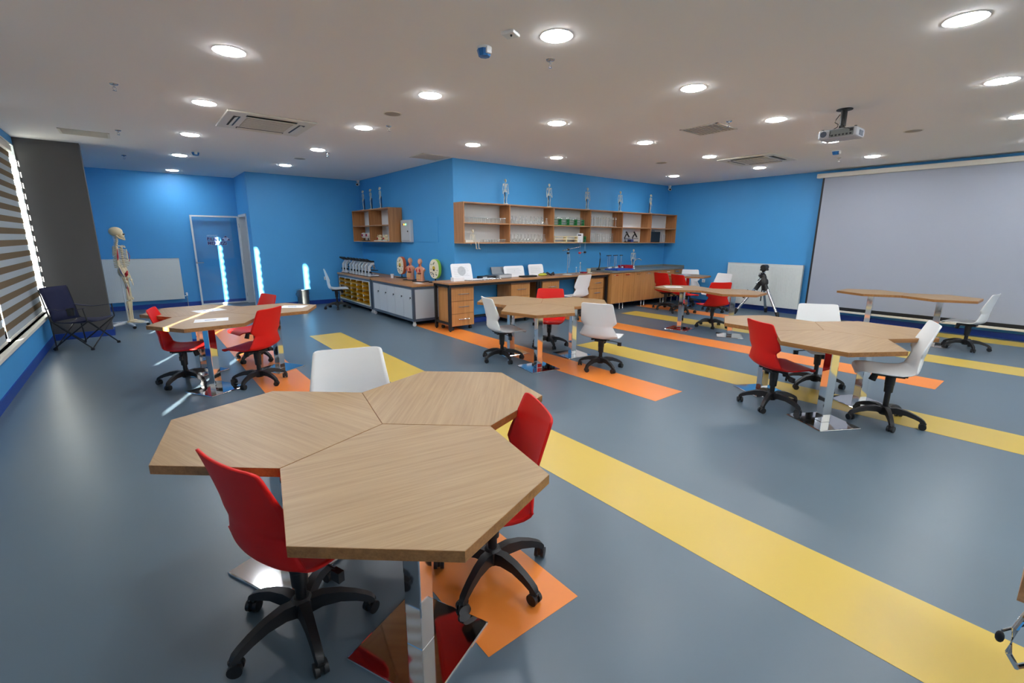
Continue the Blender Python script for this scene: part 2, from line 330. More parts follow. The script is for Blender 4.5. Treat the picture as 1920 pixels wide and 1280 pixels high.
MB().lathe([(.085, -.004), (.1, -.006), (.105, 0)], n=24).build('rim', OFFW, sp, smooth=True); MB().lathe([(.088, -.005), (0, -.005)], n=24).build('mesh', mat('speaker_mesh', srgb(170, 162, 150), .7), sp)
for x, y in ((7.911, 1.704), (2.49, 9.108), (7.695, 5.23)): dup(sp, (x, y, CZ), 0, 'round flush ceiling speaker grille over '+near(x, y))
sp['label'] = 'round flush ceiling speaker between the trio with papers and the bench trio'
sk = thing('sprinkler', 'small metal fire sprinkler head in the ceiling', 'sprinkler', (2.726, 2.922, CZ), group='ceiling sprinklers')
MB().lathe([(.035, 0), (.03, -.008), (.012, -.01)], n=14).build('rose', STEEL, sk, smooth=True)
q = MB(); q.cyl((0,0,-.008), (0,0,-.03), .008); q.cyl((0,0,-.055), (0,0,-.058), .016); q.tube([(.008,0,-.025), (.014,0,-.04), (.004,0,-.055)], .002, 6); q.tube([(-.008,0,-.025), (-.014,0,-.04), (-.004,0,-.055)], .002, 6); q.build('head', STEEL, sk)
for x, y in ((.05, 5.898), (.034, 8.334), (.066, 10.768), (2.676, 5.794), (5.658, 2.963), (9.514, 2.988), (2.682, 8.193)): dup(sk, (x, y, CZ), 0, 'small metal sprinkler head in the ceiling over '+near(x, y))
sk['label'] = 'small metal sprinkler head in the ceiling near the white motion detector'
BD = mat('detector_blue', srgb(30, 110, 180), .3)
bd = thing('smoke_detector', 'blue capped smoke detector on the ceiling', 'detector', (2.192, 3.06, CZ), group='blue smoke detectors')
MB().lathe([(.055, 0), (.055, -.012), (.05, -.018)], n=20).build('base', PAINTW, bd, smooth=True); MB().lathe([(.056, -.016), (.05, -.035), (.042, -.06), (0, -.065)], n=8).build('cap', BD, bd); MB().box(-.02, .02, -.062, -.045, -.05, -.01).build('clip', PAINTW, bd)
bd['label'] = 'blue capped smoke detector beside the white motion detector'; dup(bd, (.984, 9.52, CZ), 0, 'blue capped smoke detector over the life-size skeleton side'); dup(bd, (8.72, 2.79, CZ), 0, 'blue capped smoke detector behind the ceiling projector')
wd = thing('motion_detector', 'small white square detector beside a downlight', 'detector', (2.181, 2.74, CZ), .4)
MB().box(-.05, .05, -.05, .05, -.022, 0).build('body', PAINTW, wd, bev=.008); MB().ball((-.015, -.015, -.024), .008, .008, .01).build('lens', DARK, wd, smooth=True)
for x, y, a, lb in ((4.44, 11.5, -2.2, 'small white security camera above the hanging two-column shelf'), (11.0, 7.17, -2.4, 'small white security camera in the corner past the long shelf')):
    t = thing('security_camera', lb, 'camera', (x, y, CZ), a)
    MB().cyl((0,0,0), (0,0,-.05), .035, n=14).build('mount', PAINTW, t, smooth=True); q = MB(); q.cyl((-.04,0,-.085), (.08,0,-.11), .035, n=14).cyl((0,0,-.05), (0,0,-.08), .015); q.build('housing', PAINTW, t, smooth=True)
    MB().cyl((.081,0,-.11), (.085,0,-.111), .024, n=12).build('lens', BLACK, t)
# projector
pj = thing('projector', 'grey video projector on a black ceiling pole', 'projector', (6.1, 1.93, CZ), 0)
MB().lathe([(.075, -.008), (.075, 0)], n=20).build('ceiling_plate', DARK, pj); MB().cyl((0,0,-.008), (0,0,-.17), .03, n=14).build('pole', DARK, pj, smooth=True)
MB().box(-.06, .06, -.012, .012, -.205, -.17).build('bracket', DARK, pj)
PG = mat('projector_grey', srgb(176, 178, 186), .45)
bd_ = MB().box(-.13, .13, -.18, .18, -.3, -.205).build('body', PG, pj, bev=.02)
bx('rear_panel', mat('projector_panel', srgb(120, 124, 122), .5), (-.1345, -.131, -.15, .07, -.29, -.215), bd_)
for k in range(6): bx('socket', DARK, (-.138, -.134, -.135+k*.033, -.117+k*.033, -.282, -.265), bd_)
bx('power_socket', DARK, (-.138, -.134, -.145, -.115, -.25, -.222), bd_)
MB().cyl((-.136, .125, -.25), (-.13, .125, -.25), .03, n=16).build('speaker_grille', GREYM, bd_); MB().cyl((.13, -.09, -.25), (.16, -.09, -.25), .035, n=16).build('lens_barrel', DARK, bd_)
bx('side_vent', GREYM, (-.05, .06, -.184, -.18, -.285, -.235), bd_)
MB().tube([(-.02, .03, -.05), (-.05, .05, -.1), (-.06, .055, -.13), (-.035, .03, -.15), (-.05, .03, -.18), (-.13, .06, -.22), (-.145, .06, -.27), (-.136, .05, -.275)], .004, 6).build('cable', BLACK, pj)
MB().tube([(-.03, -.01, -.1), (-.04, -.02, -.16), (-.1, -.03, -.2), (-.15, -.1, -.22), (-.138, -.13, -.235)], .004, 6).build('cable', BLACK, pj)
for yy in (-.15, .15): MB().cyl((-.09, yy, -.205), (-.09, yy, -.195), .012).build('foot', DARK, pj)

# ------------------------------------------------------------------ hexagonal tables
S = .5
def hexpoly(r): return [(r*math.cos(i*PI/3), r*math.sin(i*PI/3)) for i in range(6)]
ht = thing('hexagonal_table', 'x', 'table')
top = MB().prism(hexpoly(S-.003), .7492, .75).build('tabletop', OAK, ht)
MB().prism(hexpoly(S-.0015), .714, .7493).build('edge_band', OAKE, top)
pd = MB().box(-.04, .04, -.04, .04, .012, .712).build('pedestal', CHROME, ht, bev=.005)
bp = MB().box(-.2, .2, -.2, .2, 0, .014).build('base_plate', CHROME, ht, bev=.006)
mp_ = bx('mounting_plate', DARK, (-.15, .15, -.15, .15, .703, .7138), ht)
hexes = []
def place_hex(x, y, a, pa, label, group, k=0):
    global ht
    r = ht if not hexes else copy_tree(ht)
    a += k*PI/3; r.location = (x, y, 0); r.rotation_euler.z = a; r['label'] = label; r['group'] = group
    for c in r.children:
        if c.name.split('.')[0] in ('pedestal', 'base_plate'): c.rotation_euler.z = pa-a
    hexes.append(r)
def cluster(cx, cy, adeg, ks, pas, labels, group):
    for k, pa, label in zip(ks, pas, labels):
        b = math.radians(adeg+120*k); place_hex(cx+S*math.cos(b), cy+S*math.sin(b), b, math.radians(pa), label, group, (-1, 1, 0)[k])
cluster(.782, 1.918, 19.2, (0, 1, 2), (24, 24, 24), ('hexagonal oak table between the white chair and the red chair over the orange stripe end', 'hexagonal oak table between the white chair and the red chair on grey floor', 'hexagonal oak table between the two red chairs of the large trio'), 'large trio of hexagonal tables')
cluster(4.111, 4.484, 104.6, (0, 1, 2), (-10, -10, -10), ('hexagonal oak table reaching towards the locker cabinet, in the trio before the bench', 'hexagonal oak table between the two white chairs, in the trio before the bench', 'hexagonal oak table beside the white chair with its back shell seen, nearest the sink cabinets'), 'trio of hexagonal tables by the desk')
cluster(.711, 6.049, 2.8, (0, 1, 2), (30, 30, 30), ('hexagonal oak table with one paper sheet, tip pointing to the blue recess wall', 'hexagonal oak table with a paper crossed by the sun streak, towards the skeleton', 'hexagonal oak table with one paper sheet, between the window-side red chair and another'), 'trio of hexagonal tables with papers')
cluster(5.03, 1.49, 87, (0, 1, 2), (-30, -30, -30), ('hexagonal oak table behind the red chair, in the trio near the screen', 'hexagonal oak table between the red and white chairs over the yellow stripe', 'hexagonal oak table between the two white chairs near the projection screen'), 'trio of hexagonal tables near the screen')
cluster(7.82, 4.08, 127, (0, 1), (10, 30), ('hexagonal oak table with a paper sheet, of the pair before the red chairs', 'hexagonal oak table bare, of the pair whose tip points to the tripod'), 'pair of hexagonal tables by the tripod')
cluster(9.748, 1.771, 119.8, (0, 1), (0, 0), ('hexagonal oak table of the screen pair, further from its white chair', 'hexagonal oak table of the screen pair, beside its white chair'), 'pair of hexagonal tables under the screen')
place_hex(10.25, 5.98, math.radians(10), math.radians(10), 'single hexagonal oak table in the corner by the wooden sink cabinets', 'single hexagonal table in the corner')

# ------------------------------------------------------------------ swivel chairs
prof = [(.238,.412,.150,0), (.235,.428,.182,.002), (.218,.441,.204,.004), (.16,.443,.216,.008), (.08,.437,.224,.012), (0,.430,.229,.016), (-.07,.427,.232,.022), (-.12,.430,.235,.03),
        (-.155,.439,.238,.038), (-.18,.452,.240,.045), (-.192,.466,.240,.048), (-.199,.482,.232,.049), (-.205,.505,.216,.048), (-.21,.53,.199,.046), (-.212,.55,.185,.043), (-.213,.557,.181,.043), (-.214,.564,.183,.044), (-.217,.58,.203,.05), (-.22,.597,.223,.056), (-.222,.606,.226,.056), (-.228,.65,.220,.05),
        (-.24,.71,.211,.04), (-.252,.77,.203,.03), (-.262,.815,.197,.024), (-.266,.832,.192,.021), (-.2675,.839,.183,.018), (-.2682,.8425,.168,.015), (-.2685,.8435,.14,.01)]
prof = [(x+.032, z-.034*max(0, min(1, (.565-z)/.1)), w_, c) for x, z, w_, c in prof]
def shell_mesh():
    NU = 22; V = []; F = []
    n = len(prof)
    for i, (x, z, hw, cu) in enumerate(prof):
        x0, z0 = prof[max(i-1, 0)][:2]; x1, z1 = prof[min(i+1, n-1)][:2]
        t = Vector((x1-x0, z1-z0)).normalized(); nn = Vector((t.y, -t.x))      # towards the sitter
        for k in range(NU+1):
            u = -1+2*k/NU; c = cu*abs(u)**2.2
            V.append((x+nn.x*c, hw*u, z+nn.y*c))
    for i in range(n-1):
        for k in range(NU): a = i*(NU+1)+k; F.append((a, a+1, a+NU+2, a+NU+1))
    me = bpy.data.meshes.new('seat_shell'); me.from_pydata(V, [], F)
    bm = bmesh.new(); bm.from_mesh(me); bmesh.ops.recalc_face_normals(bm, faces=bm.faces); bm.to_mesh(me); bm.free()
    for p in me.polygons: p.use_smooth = True
    return me
def make_chair(M_):
    t = thing('swivel_chair', 'x', 'chair')
    me = shell_mesh(); me.materials.append(M_); o = bpy.data.objects.new('seat_shell', me); COL.objects.link(o); o.parent = t
    sdm = o.modifiers.new('solid', 'SOLIDIFY'); sdm.thickness = .011; sdm.offset = 0
    MB().box(-.09, .1, -.06, .06, .354, .381).box(-.1, .12, -.1, -.07, .371, .388).box(-.1, .12, .07, .1, .371, .388).box(-.03, .05, -.1, .1, .364, .376).build('seat_mechanism', BLACK, t, bev=.006)
    MB().tube([(0, -.06, .361), (.01, -.14, .361), (.015, -.215, .351)], .005, 6).box(.002, .028, -.25, -.205, .311, .354).build('height_lever', BLACK, t)
    MB().cyl((.11, .01, .366), (.13, .01, .301), .024, .028, 14).build('tension_knob', BLACK, t, smooth=True)
    MB().lathe([(.022, .08), (.022, .205), (.032, .207), (.034, .272), (.036, .274), (.038, .351), (.03, .358)], n=16).build('gas_column', BLACK, t, smooth=True)
    b = MB(); b.lathe([(.038, .07), (.045, .1), (.043, .135), (.03, .148), (0, .15)], n=20)
    sec = [(.02, .105, .028, .03), (.08, .122, .026, .026), (.15, .118, .022, .021), (.21, .1, .02, .018), (.25, .082, .019, .016), (.272, .068, .019, .015), (.285, .058, .014, .008)]
    for a in range(5):
        M2 = Matrix.Rotation(a*2*PI/5+.3, 4, 'Z'); V = []; F = []
        for r, z, hw, hh in sec: V += [(r, -hw, z-hh), (r, hw, z-hh), (r, hw*.75, z+hh), (r, -hw*.75, z+hh)]
        for i in range(len(sec)-1):
            for k in range(4): F.append((i*4+k, i*4+(k+1)%4, i*4+4+(k+1)%4, i*4+4+k))
        F += [(3, 2, 1, 0), tuple(len(V)-4+k for k in range(4))]
        b.add(V, F, M2)
    sb_ = b.build('star_base', BLACK, t, smooth=True)
    cme = None
    for a in range(5):
        an = a*2*PI/5+.3
        if cme is None:
            c = MB(); c.cyl((0, -.024, .027), (0, -.008, .027), .027, n=16).cyl((0, .008, .027), (0, .024, .027), .027, n=16).cyl((0, -.008, .027), (0, .008, .027), .01)
            c.box(-.018, .02, -.007, .007, .02, .06).cyl((0, 0, .045), (0, 0, .07), .009); c.tube([(-.02, 0, .05), (0, 0, .058), (.02, 0, .052)], .012, 8)
            o = c.build('caster', BLACK, sb_, smooth=True); cme = o.data
        else: o = bpy.data.objects.new('caster', cme); COL.objects.link(o); o.parent = sb_
        o.location = (.268*math.cos(an), .268*math.sin(an), 0); o.rotation_euler.z = an+1.1+a*.7
    return t
CH = {'r': None, 'w': None}
def chair(c, x, y, hdg, base, label, group, lift=0):
    M_ = RED if c == 'r' else WHITE
    if CH[c] is None: CH[c] = make_chair(M_); t = CH[c]
    else: t = copy_tree(CH[c])
    t.location = (x, y, 0); h = math.radians(hdg); t.rotation_euler.z = h; t['label'] = label; t['group'] = group
    for ch in t.children:
        if ch.name.startswith('star_base'): ch.rotation_euler.z = math.radians(base)-h
        else: ch.location.z = lift
GR, GWH = 'red swivel chairs', 'white swivel chairs'
chair('r', .345, 1.80, 20, 34, 'red swivel chair tucked in beside the large trio, over bare grey floor', GR)
chair('r', 1.145, 1.56, 156, 44, 'red swivel chair of the large trio standing over an orange stripe end', GR)
chair('w', .85, 2.50, 252, 0, 'white swivel chair of the large table trio', GWH, .09)
chair('w', 3.65, 4.74, 346, 23, 'white swivel chair pushed under the trio by the desk, back to the window side', GWH)
chair('r', 4.71, 4.95, 224, 10, 'red swivel chair between the trio and the long desk', GR)
chair('w', 4.37, 3.65, 21, 22, 'white swivel chair over orange stripe, its back shell fully seen', GWH)
chair('r', .26, 6.08, 348, -5, 'red swivel chair on window side of the table trio with papers', GR)
chair('r', .90, 5.60, 132, -10, 'red swivel chair before the table trio with papers, partly on orange stripe', GR)
chair('r', 1.10, 6.74, 195, -15, 'red swivel chair on the recess wall side of the table trio with papers', GR)
chair('r', 4.65, 1.73, 327, 26, 'red swivel chair at the trio near the screen', GR)
chair('w', 5.66, 1.69, 216, -1, 'white swivel chair between the trio and the projection screen', GWH, .05)
chair('w', 5.04, .93, 110, 43, 'white swivel chair beside the trio, over a yellow stripe', GWH, .07)
chair('w', 9.54, .98, 84, 47, 'white swivel chair alone at the pair of tables before the screen', GWH)
chair('r', 8.18, 4.24, 57, 53, 'red swivel chair behind the pair of tables by the tripod', GR)
chair('w', 10.07, 5.17, 167, 10, 'white swivel chair before the radiator behind the red chair', GWH)
chair('r', 9.46, 6.06, 352, 15, 'red swivel chair against the wooden sink cabinets', GR)
chair('r', 9.27, 5.5, 345, 5, 'red swivel chair at the corner table, further from the sink cabinets', GR)
chair('w', 10.72, 6.19, 218, 0, 'white swivel chair against the wall behind the corner table', GWH)
chair('w', 3.45, 10.66, 345, 20, 'white swivel chair before the cabinet of yellow bins', GWH, .05)
chair('w', 6.84, 6.42, 92, 0, 'white swivel chair at the long desk by the drawer units', GWH, .05)

# ------------------------------------------------------------------ radiators, bin, outlets
def radiator(name, label, loc, rotz, L_, z0, z1, valve):
    t = thing(name, label, 'radiator', loc, rotz)       # local: runs along +X from 0 to L_, front towards -Y
    RW = mat('radiator_white', srgb(222, 228, 226), .35)
    pn = bx('panel', RW, (0, L_, -.1, -.02, z0, z1), t, bev=.008)
    n = int(L_/.035); me = None
    for k in range(n):
        if me is None: o = bx('rib', RW, (-.010, .010, -.106, -.1, z0+.04, z1-.05), pn, bev=.003); me = o.data; o.location.x = (k+.5)*L_/n
        else:
            o = bpy.data.objects.new('rib', me); COL.objects.link(o); o.parent = pn; o.location.x = (k+.5)*L_/n
    bx('top_grille', RW, (0, L_, -.105, -.015, z1, z1+.012), t)
    for k in (.15, .85): bx('wall_bracket', RW, (k*L_-.02, k*L_+.02, -.02, 0, z0+.1, z1-.1), t)
    v = MB(); v.cyl((valve, -.06, z0+.06), (valve+.05 if valve > 0 else valve-.05, -.06, z0+.06), .012).cyl((valve+.05 if valve > 0 else valve-.05, -.06, 0), (valve+.05 if valve > 0 else valve-.05, -.06, z0+.08), .009)
    v.build('pipe', STEEL, t, smooth=True)
    xx = valve+.05 if valve > 0 else valve-.05
    MB().cyl((xx, -.06, z0+.07), (xx, -.06, z0+.14), .02, n=14).build('valve_head', PAINTW, t, smooth=True)
radiator('radiator', 'white panel radiator behind the life-size skeleton', (-1.0, YL-.03, 0), 0, 1.75, .19, 1.1, 1.75)
radiator('radiator', 'white panel radiator behind the black tripod', (XR-.03, 5.42, 0), -PI/2, 1.62, .12, 1.05, 1.62)
tb = thing('waste_bin', 'round steel waste bin against the blue wall', 'bin', (2.93, 11.43, 0))
MB().lathe([(.115, 0), (.118, .01), (.135, .39), (.14, .4), (.132, .4), (.128, .39), (.11, .02), (0, .015)], n=28).build('body', mat('brushed_steel', (.36, .37, .36, 1), .32, 1), tb, smooth=True)
MB().lathe([(.137, .385), (.143, .392), (.143, .405), (.136, .408)], n=28).build('rim', STEEL, tb, smooth=True)
for s_ in (-1, 1): MB().tube([(s_*.132, 0, .33), (s_*.15, .03, .31), (s_*.15, .03, .27), (s_*.13, 0, .25)], .004, 6).build('handle', STEEL, tb)
def outlet(loc, rotz, label):
    t = thing('wall_outlet', label, 'outlet', loc, rotz); bx('plate', PAINTW, (-.04, .04, -.012, 0, -.04, .04), t, bev=.004)
    MB().cyl((0, -.013, 0), (0, -.0125, 0), .022, n=16).build('socket', LGREY, t)
outlet((3.54, YR, .62), 0, 'white wall socket near the cabinet of yellow bins'); outlet((XR, 6.06, .57), -PI/2, 'white wall socket under the corner table')

# ------------------------------------------------------------------ projection screen
ps = thing('projection_screen', 'large white projection screen pulled down, black borders', 'screen', (XR-.16, 0, 0))
YS0, YS1 = -.75, 3.66
bx('housing', OFFW, (-.05, .06, YS0-.1, YS1+.1, 2.80, 2.885), ps, bev=.012)
bx('fabric', SCREEN, (-.002, .002, YS0+.05, YS1-.035, .27, 2.80), ps)
for a, b in ((YS0, YS0+.05), (YS1-.035, YS1)): bx('black_border', DARK, (-.0025, .0025, a, b, .27, 2.80), ps)
bx('black_border', DARK, (-.003, .003, YS0, YS1, .205, .27), ps); bx('bottom_bar', OFFW, (-.015, .015, YS0-.02, YS1+.02, .165, .205), ps, bev=.006)
for yy in (YS0, YS1-.05): bx('wall_bracket', OFFW, (.05, .13, yy, yy+.05, 2.83, 2.87), ps)

# ------------------------------------------------------------------ desk, counter, shelves
desk = thing('work_bench', 'long oak topped bench with black steel frame', 'bench', (0, 0, 0))
bx('bench_top', OAKX, (4.03, 8.2, 6.69, 7.26, .815, .847), desk, bev=.003)
fm = MB()
for x in (4.05, 6.06, 6.12, 8.14):
    for y in (6.73, 7.2): fm.box(x, x+.045, y, y+.045, .02, .815)
for y in (6.735, 7.205): fm.box(4.05, 8.18, y, y+.035, .765, .815)
for x in (4.055, 6.065, 6.125, 8.145): fm.box(x, x+.035, 6.77, 7.2, .12, .155).box(x, x+.035, 6.77, 7.2, .775, .815)
fm.box(4.09, 8.14, 7.205, 7.24, .12, .155); fm.build('steel_frame', DARK, desk)
for x in (4.072, 6.082, 6.142, 8.162):
    for y in (6.752, 7.222): MB().cyl((x, y, 0), (x, y, .02), .016).build('levelling_foot', BLACK, desk)
du = thing('drawer_unit', 'x', 'drawer unit')
bx('carcass', OAKV, (0, .47, .02, .44, .075, .74), du)
bx('top_panel', OAKX, (-.004, .474, 0, .445, .74, .758), du)
for k in range(3):
    z0 = .08+k*.2203
    d = bx('drawer_front', OAKV, (.002, .468, 0, .019, z0, z0+.214), du, bev=.002)
    MB().tube([(.13, -.0, z0+.12), (.13, -.03, z0+.12), (.19, -.036, z0+.121), (.3, -.036, z0+.121), (.345, -.03, z0+.12), (.345, 0, z0+.12)], [.007, .008, .008, .008, .008, .007], 8).build('handle', CHROME, d, smooth=True)
for x in (.05, .42):
    for y in (.06, .38): MB().cyl((x-.02, y, .03), (x+.02, y, .03), .03, n=14).box(x-.012, x+.012, y-.02, y+.02, .03, .076).build('caster', BLACK, du)
DL = [(4.12, 'oak three-drawer unit at the bench end beside the grey lockers'), (5.44, 'oak three-drawer unit under the bench behind the near table trio'), (6.24, 'oak three-drawer unit right after the middle bench legs'), (7.63, 'oak three-drawer unit at the bench end next to the sink cabinets')]
for i, (x, lb) in enumerate(DL):
    r = du if i == 0 else copy_tree(du)
    r.location = (x, 6.78, 0); r['label'] = lb; r['group'] = 'drawer units under the bench'
ct = thing('counter_top', 'long grey stone worktop over the wooden sink cabinets', 'worktop')
STONE = mat('worktop_grey', srgb(120, 122, 116), .35, noise=.12, nscale=40)
bx('slab', STONE, (8.2, 11.09, 6.62, 7.262, .845, .885), ct, bev=.004); bx('upstand', STONE, (8.2, 11.09, 7.25, 7.268, .885, .935), ct); bx('side_upstand', STONE, (11.075, 11.095, 6.63, 7.25, .885, .935), ct)
sx = [8.215, 8.63, 9.045, 9.455, 9.86, 10.265, 10.67, 11.085]
clab = ['beside the bench', 'second from the bench', 'third from the bench', 'under the sink tap', 'behind the red chairs', 'second from the end wall', 'against the end wall']
for i in range(7):
    a, b = sx[i], sx[i+1]
    t = thing('sink_cabinet', 'oak base cabinet door unit '+clab[i], 'cabinet', (a, 6.65, 0), group='oak base cabinets under the worktop')
    W_ = b-a
    bx('body', OAKV, (.001, W_-.001, .02, .6, .15, .843), t)
    d = bx('door', OAKV, (.003, W_-.003, 0, .018, .152, .84), t, bev=.002)
    MB().box(.06, .2, -.022, -.014, .785, .80).box(.06, .07, -.016, 0, .785, .8).box(.19, .2, -.016, 0, .785, .8).build('handle', CHROME, d)
    for x in ((.06, W_-.06) if i == 6 else (W_-.02,) if i % 2 == 0 else (.1,)): MB().lathe([(.02, 0), (.022, .008), (.014, .02), (.014, .15)], (x, .06, 0), 12).build('leg', STEEL, t, smooth=True)
    for x in (W_-.06,): MB().lathe([(.02, 0), (.022, .008), (.014, .02), (.014, .15)], (x, .54, 0), 12).build('leg', STEEL, t, smooth=True)
fc = thing('sink_tap', 'chrome gooseneck tap on the grey worktop', 'tap', (9.63, 7.12, .885))
MB().lathe([(.028, 0), (.026, .03), (.018, .06)], n=14).build('tap_base', CHROME, fc, smooth=True)
MB().tube([(0,0,.05), (0,0,.16), (.02,-.02,.21), (.06,-.06,.23), (.1,-.1,.22), (.12,-.12,.19)], .011, 10).build('spout', CHROME, fc, smooth=True); MB().tube([(0,0,.05), (-.04,-.02,.09), (-.07,-.03,.13)], .008, 8).build('lever', CHROME, fc, smooth=True)
OAKB = wood('oak_back_side', srgb(186, 132, 84), srgb(150, 100, 58), 2, .42, 30)
def shelf(name, label, loc, rotz, L_, z0, z1, dep, cols):
    t = thing(name, label, 'shelf', loc, rotz); T = .018     # runs +X, back at y=0, front at y=-dep
    bx('top_board', OAKX, (0, L_, -dep, 0, z1-T, z1), t); bx('bottom_board', OAKX, (0, L_, -dep, 0, z0, z0+T), t)
    bx('back_panel', PAINTW, (T, L_-T, -.012, -.003, z0+T, z1-T), t)
    zm = (z0+z1)/2
    for i, x in enumerate(cols):
        bx('upright', OAKB, (x-T/2 if 0 < i < len(cols)-1 else (x if i == 0 else x-T), x+T/2 if 0 < i < len(cols)-1 else (x+T if i == 0 else x), -dep+.001, -.001, z0+T, z1-T), t)
    for i in range(len(cols)-1): bx('middle_board', OAKX, (cols[i]+.01, cols[i+1]-.01, -dep+.004, -.013, zm-T/2, zm+T/2), t)
    return t
SX0 = 4.51
COLS = [0, 1.03, 2.17, 3.27, 4.37, 5.49, 6.585]
shelf('hanging_shelf', 'long oak wall shelf of six by two compartments', (SX0, YB, 0), 0, 6.585, 1.495, 2.205, .32, COLS)
shelf('hanging_shelf', 'small oak wall shelf of two by two compartments', (XC, 11.4, 0), -PI/2, 2.07, 1.495, 2.21, .31, [0, 1.03, 2.07])
SZ0, SZ1 = 1.513, 1.859      # standing heights of the two rows
# electric panel and blue access panel
ep = thing('electric_panel', 'grey electric panel box with orange and green lights', 'electric panel', (XC, 9.055, 1.5), -PI/2)
bx('box', LGREY, (-.215, .215, -.07, 0, 0, .45), ep, bev=.006); dr = bx('panel_door', LGREY, (-.205, .205, -.078, -.07, .012, .438), ep, bev=.004)
for x, c, e in ((-.09, (.25, .05, .03, 1), 0), (-.04, (1, .45, .03, 1), 3), (.035, (.2, 1, .35, 1), 3)): MB().cyl((x, -.085, .36), (x, -.078, .36), .016, n=12).build('indicator_lamp', mat('ind%g' % x, c, .3, emit=c, es=e), dr)
MB().cyl((.12, -.09, .22), (.12, -.078, .22), .016, n=12).build('lock', DARK, dr); bx('vent_strip', GREYM, (-.17, .17, -.0795, -.078, .03, .036), dr)
ap = tag(bx('access_panel', BLUE, (XC-.012, XC, 7.82, 8.63, 1.51, 1.97), bev=.003), 'flush blue painted access panel beside the electric panel', 'panel')
# rolling cabinet with yellow bins
YB1 = mat('bin_yellow', srgb(214, 160, 16), .35); 
def frame_cab(name, label, cat, y0, y1):
    t = thing(name, label, cat)
    x0, x1 = 3.79, 4.47
    bx('cabinet_top', OAKY, (x0-.015, x1+.03, y0-.01, y1+.01, .722, .757), t, bev=.004)
    fr = MB()
    for y in (y0, y1-.045):
        for x in (x0, x1-.045): fr.box(x, x+.045, y, y+.045, .09, .722)
    for z in (.09, .677):
        for x in (x0, x1-.045): fr.box(x, x+.045, y0+.045, y1-.045, z, z+.045)
        for y in (y0, y1-.045): fr.box(x0+.045, x1-.045, y, y+.045, z, z+.045)
    fr.build('steel_frame', GREYM, t)
    for y in (y0+.03, y1-.03):
        for x in (x0+.03, x1-.03):
            c = MB(); c.cyl((x, y-.012, .035), (x, y+.012, .035), .035, n=16).box(x-.02, x+.02, y-.02, y+.02, .07, .09).box(x-.01, x+.01, y-.019, y-.013, .03, .08).box(x-.01, x+.01, y+.013, y+.019, .03, .08); c.build('caster', mat('caster_grey', srgb(210, 212, 214), .4), t)
    return t
yc = frame_cab('bin_cabinet', 'rolling cabinet holding twenty-five yellow bins, microscopes on top', 'cabinet', 9.48, 11.5)
bx('side_panel', LGREY, (3.835, 4.425, 9.49, 9.505, .135, .677), yc); bx('side_panel', LGREY, (3.835, 4.425, 11.475, 11.49, .135, .677), yc); bx('back_panel', LGREY, (4.43, 4.44, 9.525, 11.455, .135, .677), yc)
WB = MB(); y0b, y1b = 9.6, 11.44
WB.box(3.795, 3.82, y0b-.02, y0b, .14, .675).box(3.795, 3.82, y1b, y1b+.015, .14, .675).box(3.795, 3.82, y0b, y1b, .135, .15).box(3.795, 3.82, y0b, y1b, .66, .675); WB.build('bin_surround', PAINTW, yc)
bw = (y1b-y0b)/5; bh = .102; bme = None
for i in range(4): bx('bin_divider', OFFW, (3.80, 4.1, y0b+(i+1)*bw-.008, y0b+(i+1)*bw+.008, .15, .66), yc)
for i in range(5): bx('bin_shelf', OFFW, (3.83, 4.1, y0b, y1b, .15+i*bh-.004, .15+i*bh), yc)
for i in range(5):
    for k in range(5):
        if bme is None:
            q = MB(); hw = bw/2-.014
            q.box(0, .28, -hw, hw, 0, .004).box(0, .28, -hw, -hw+.004, 0, .07).box(0, .28, hw-.004, hw, 0, .07).box(.276, .28, -hw, hw, 0, .085)
            q.add([(0, -hw, .0), (0, hw, .0), (-.03, hw, .045), (-.03, -hw, .045), (.004, -hw, 0), (.004, hw, 0), (-.026, hw, .045), (-.026, -hw, .045)], [(0,1,2,3), (7,6,5,4), (0,4,5,1), (1,5,6,2), (2,6,7,3), (3,7,4,0)])
            for s_ in (-1, 1): q.add([(0, s_*hw, 0), (0, s_*hw, .07), (-.03, s_*hw, .045), (0, s_*(hw-.004), 0), (0, s_*(hw-.004), .07), (-.03, s_*(hw-.004), .045)], [(0,1,2), (5,4,3), (0,3,4,1), (1,4,5,2), (2,5,3,0)])
            o = q.build('yellow_bin', YB1, yc); bme = o.data
        else: o = bpy.data.objects.new('yellow_bin', bme); COL.objects.link(o); o.parent = yc
        o.location = (3.81, y0b+(i+.5)*bw, .151+k*bh)
gc = frame_cab('locker_cabinet', 'rolling grey cabinet with five locked doors, anatomy models on top', 'cabinet', 7.56, 9.41)
bx('side_panel', LGREY, (3.835, 4.425, 7.57, 7.585, .135, .677), gc); bx('side_panel', LGREY, (3.835, 4.425, 9.385, 9.4, .135, .677), gc)
bx('carcass', LGREY, (3.83, 4.42, 7.62, 9.36, .14, .67), gc)
ds = [9.362, 9.04, 8.68, 8.32, 7.965, 7.608]
for i in range(5):
    d = bx('locker_door', LGREY, (3.795, 3.812, ds[i+1]+.003, ds[i]-.003, .138, .674), gc, bev=.002)
    yy = ds[i+1]+.05 if i else ds[i+1]+.05
    MB().cyl((3.78, yy, .52), (3.796, yy, .52), .014, n=12).build('lock', BLACK, d); bx('key_tag', STEEL, (3.775, 3.78, yy-.004, yy+.004, .485, .515), d)
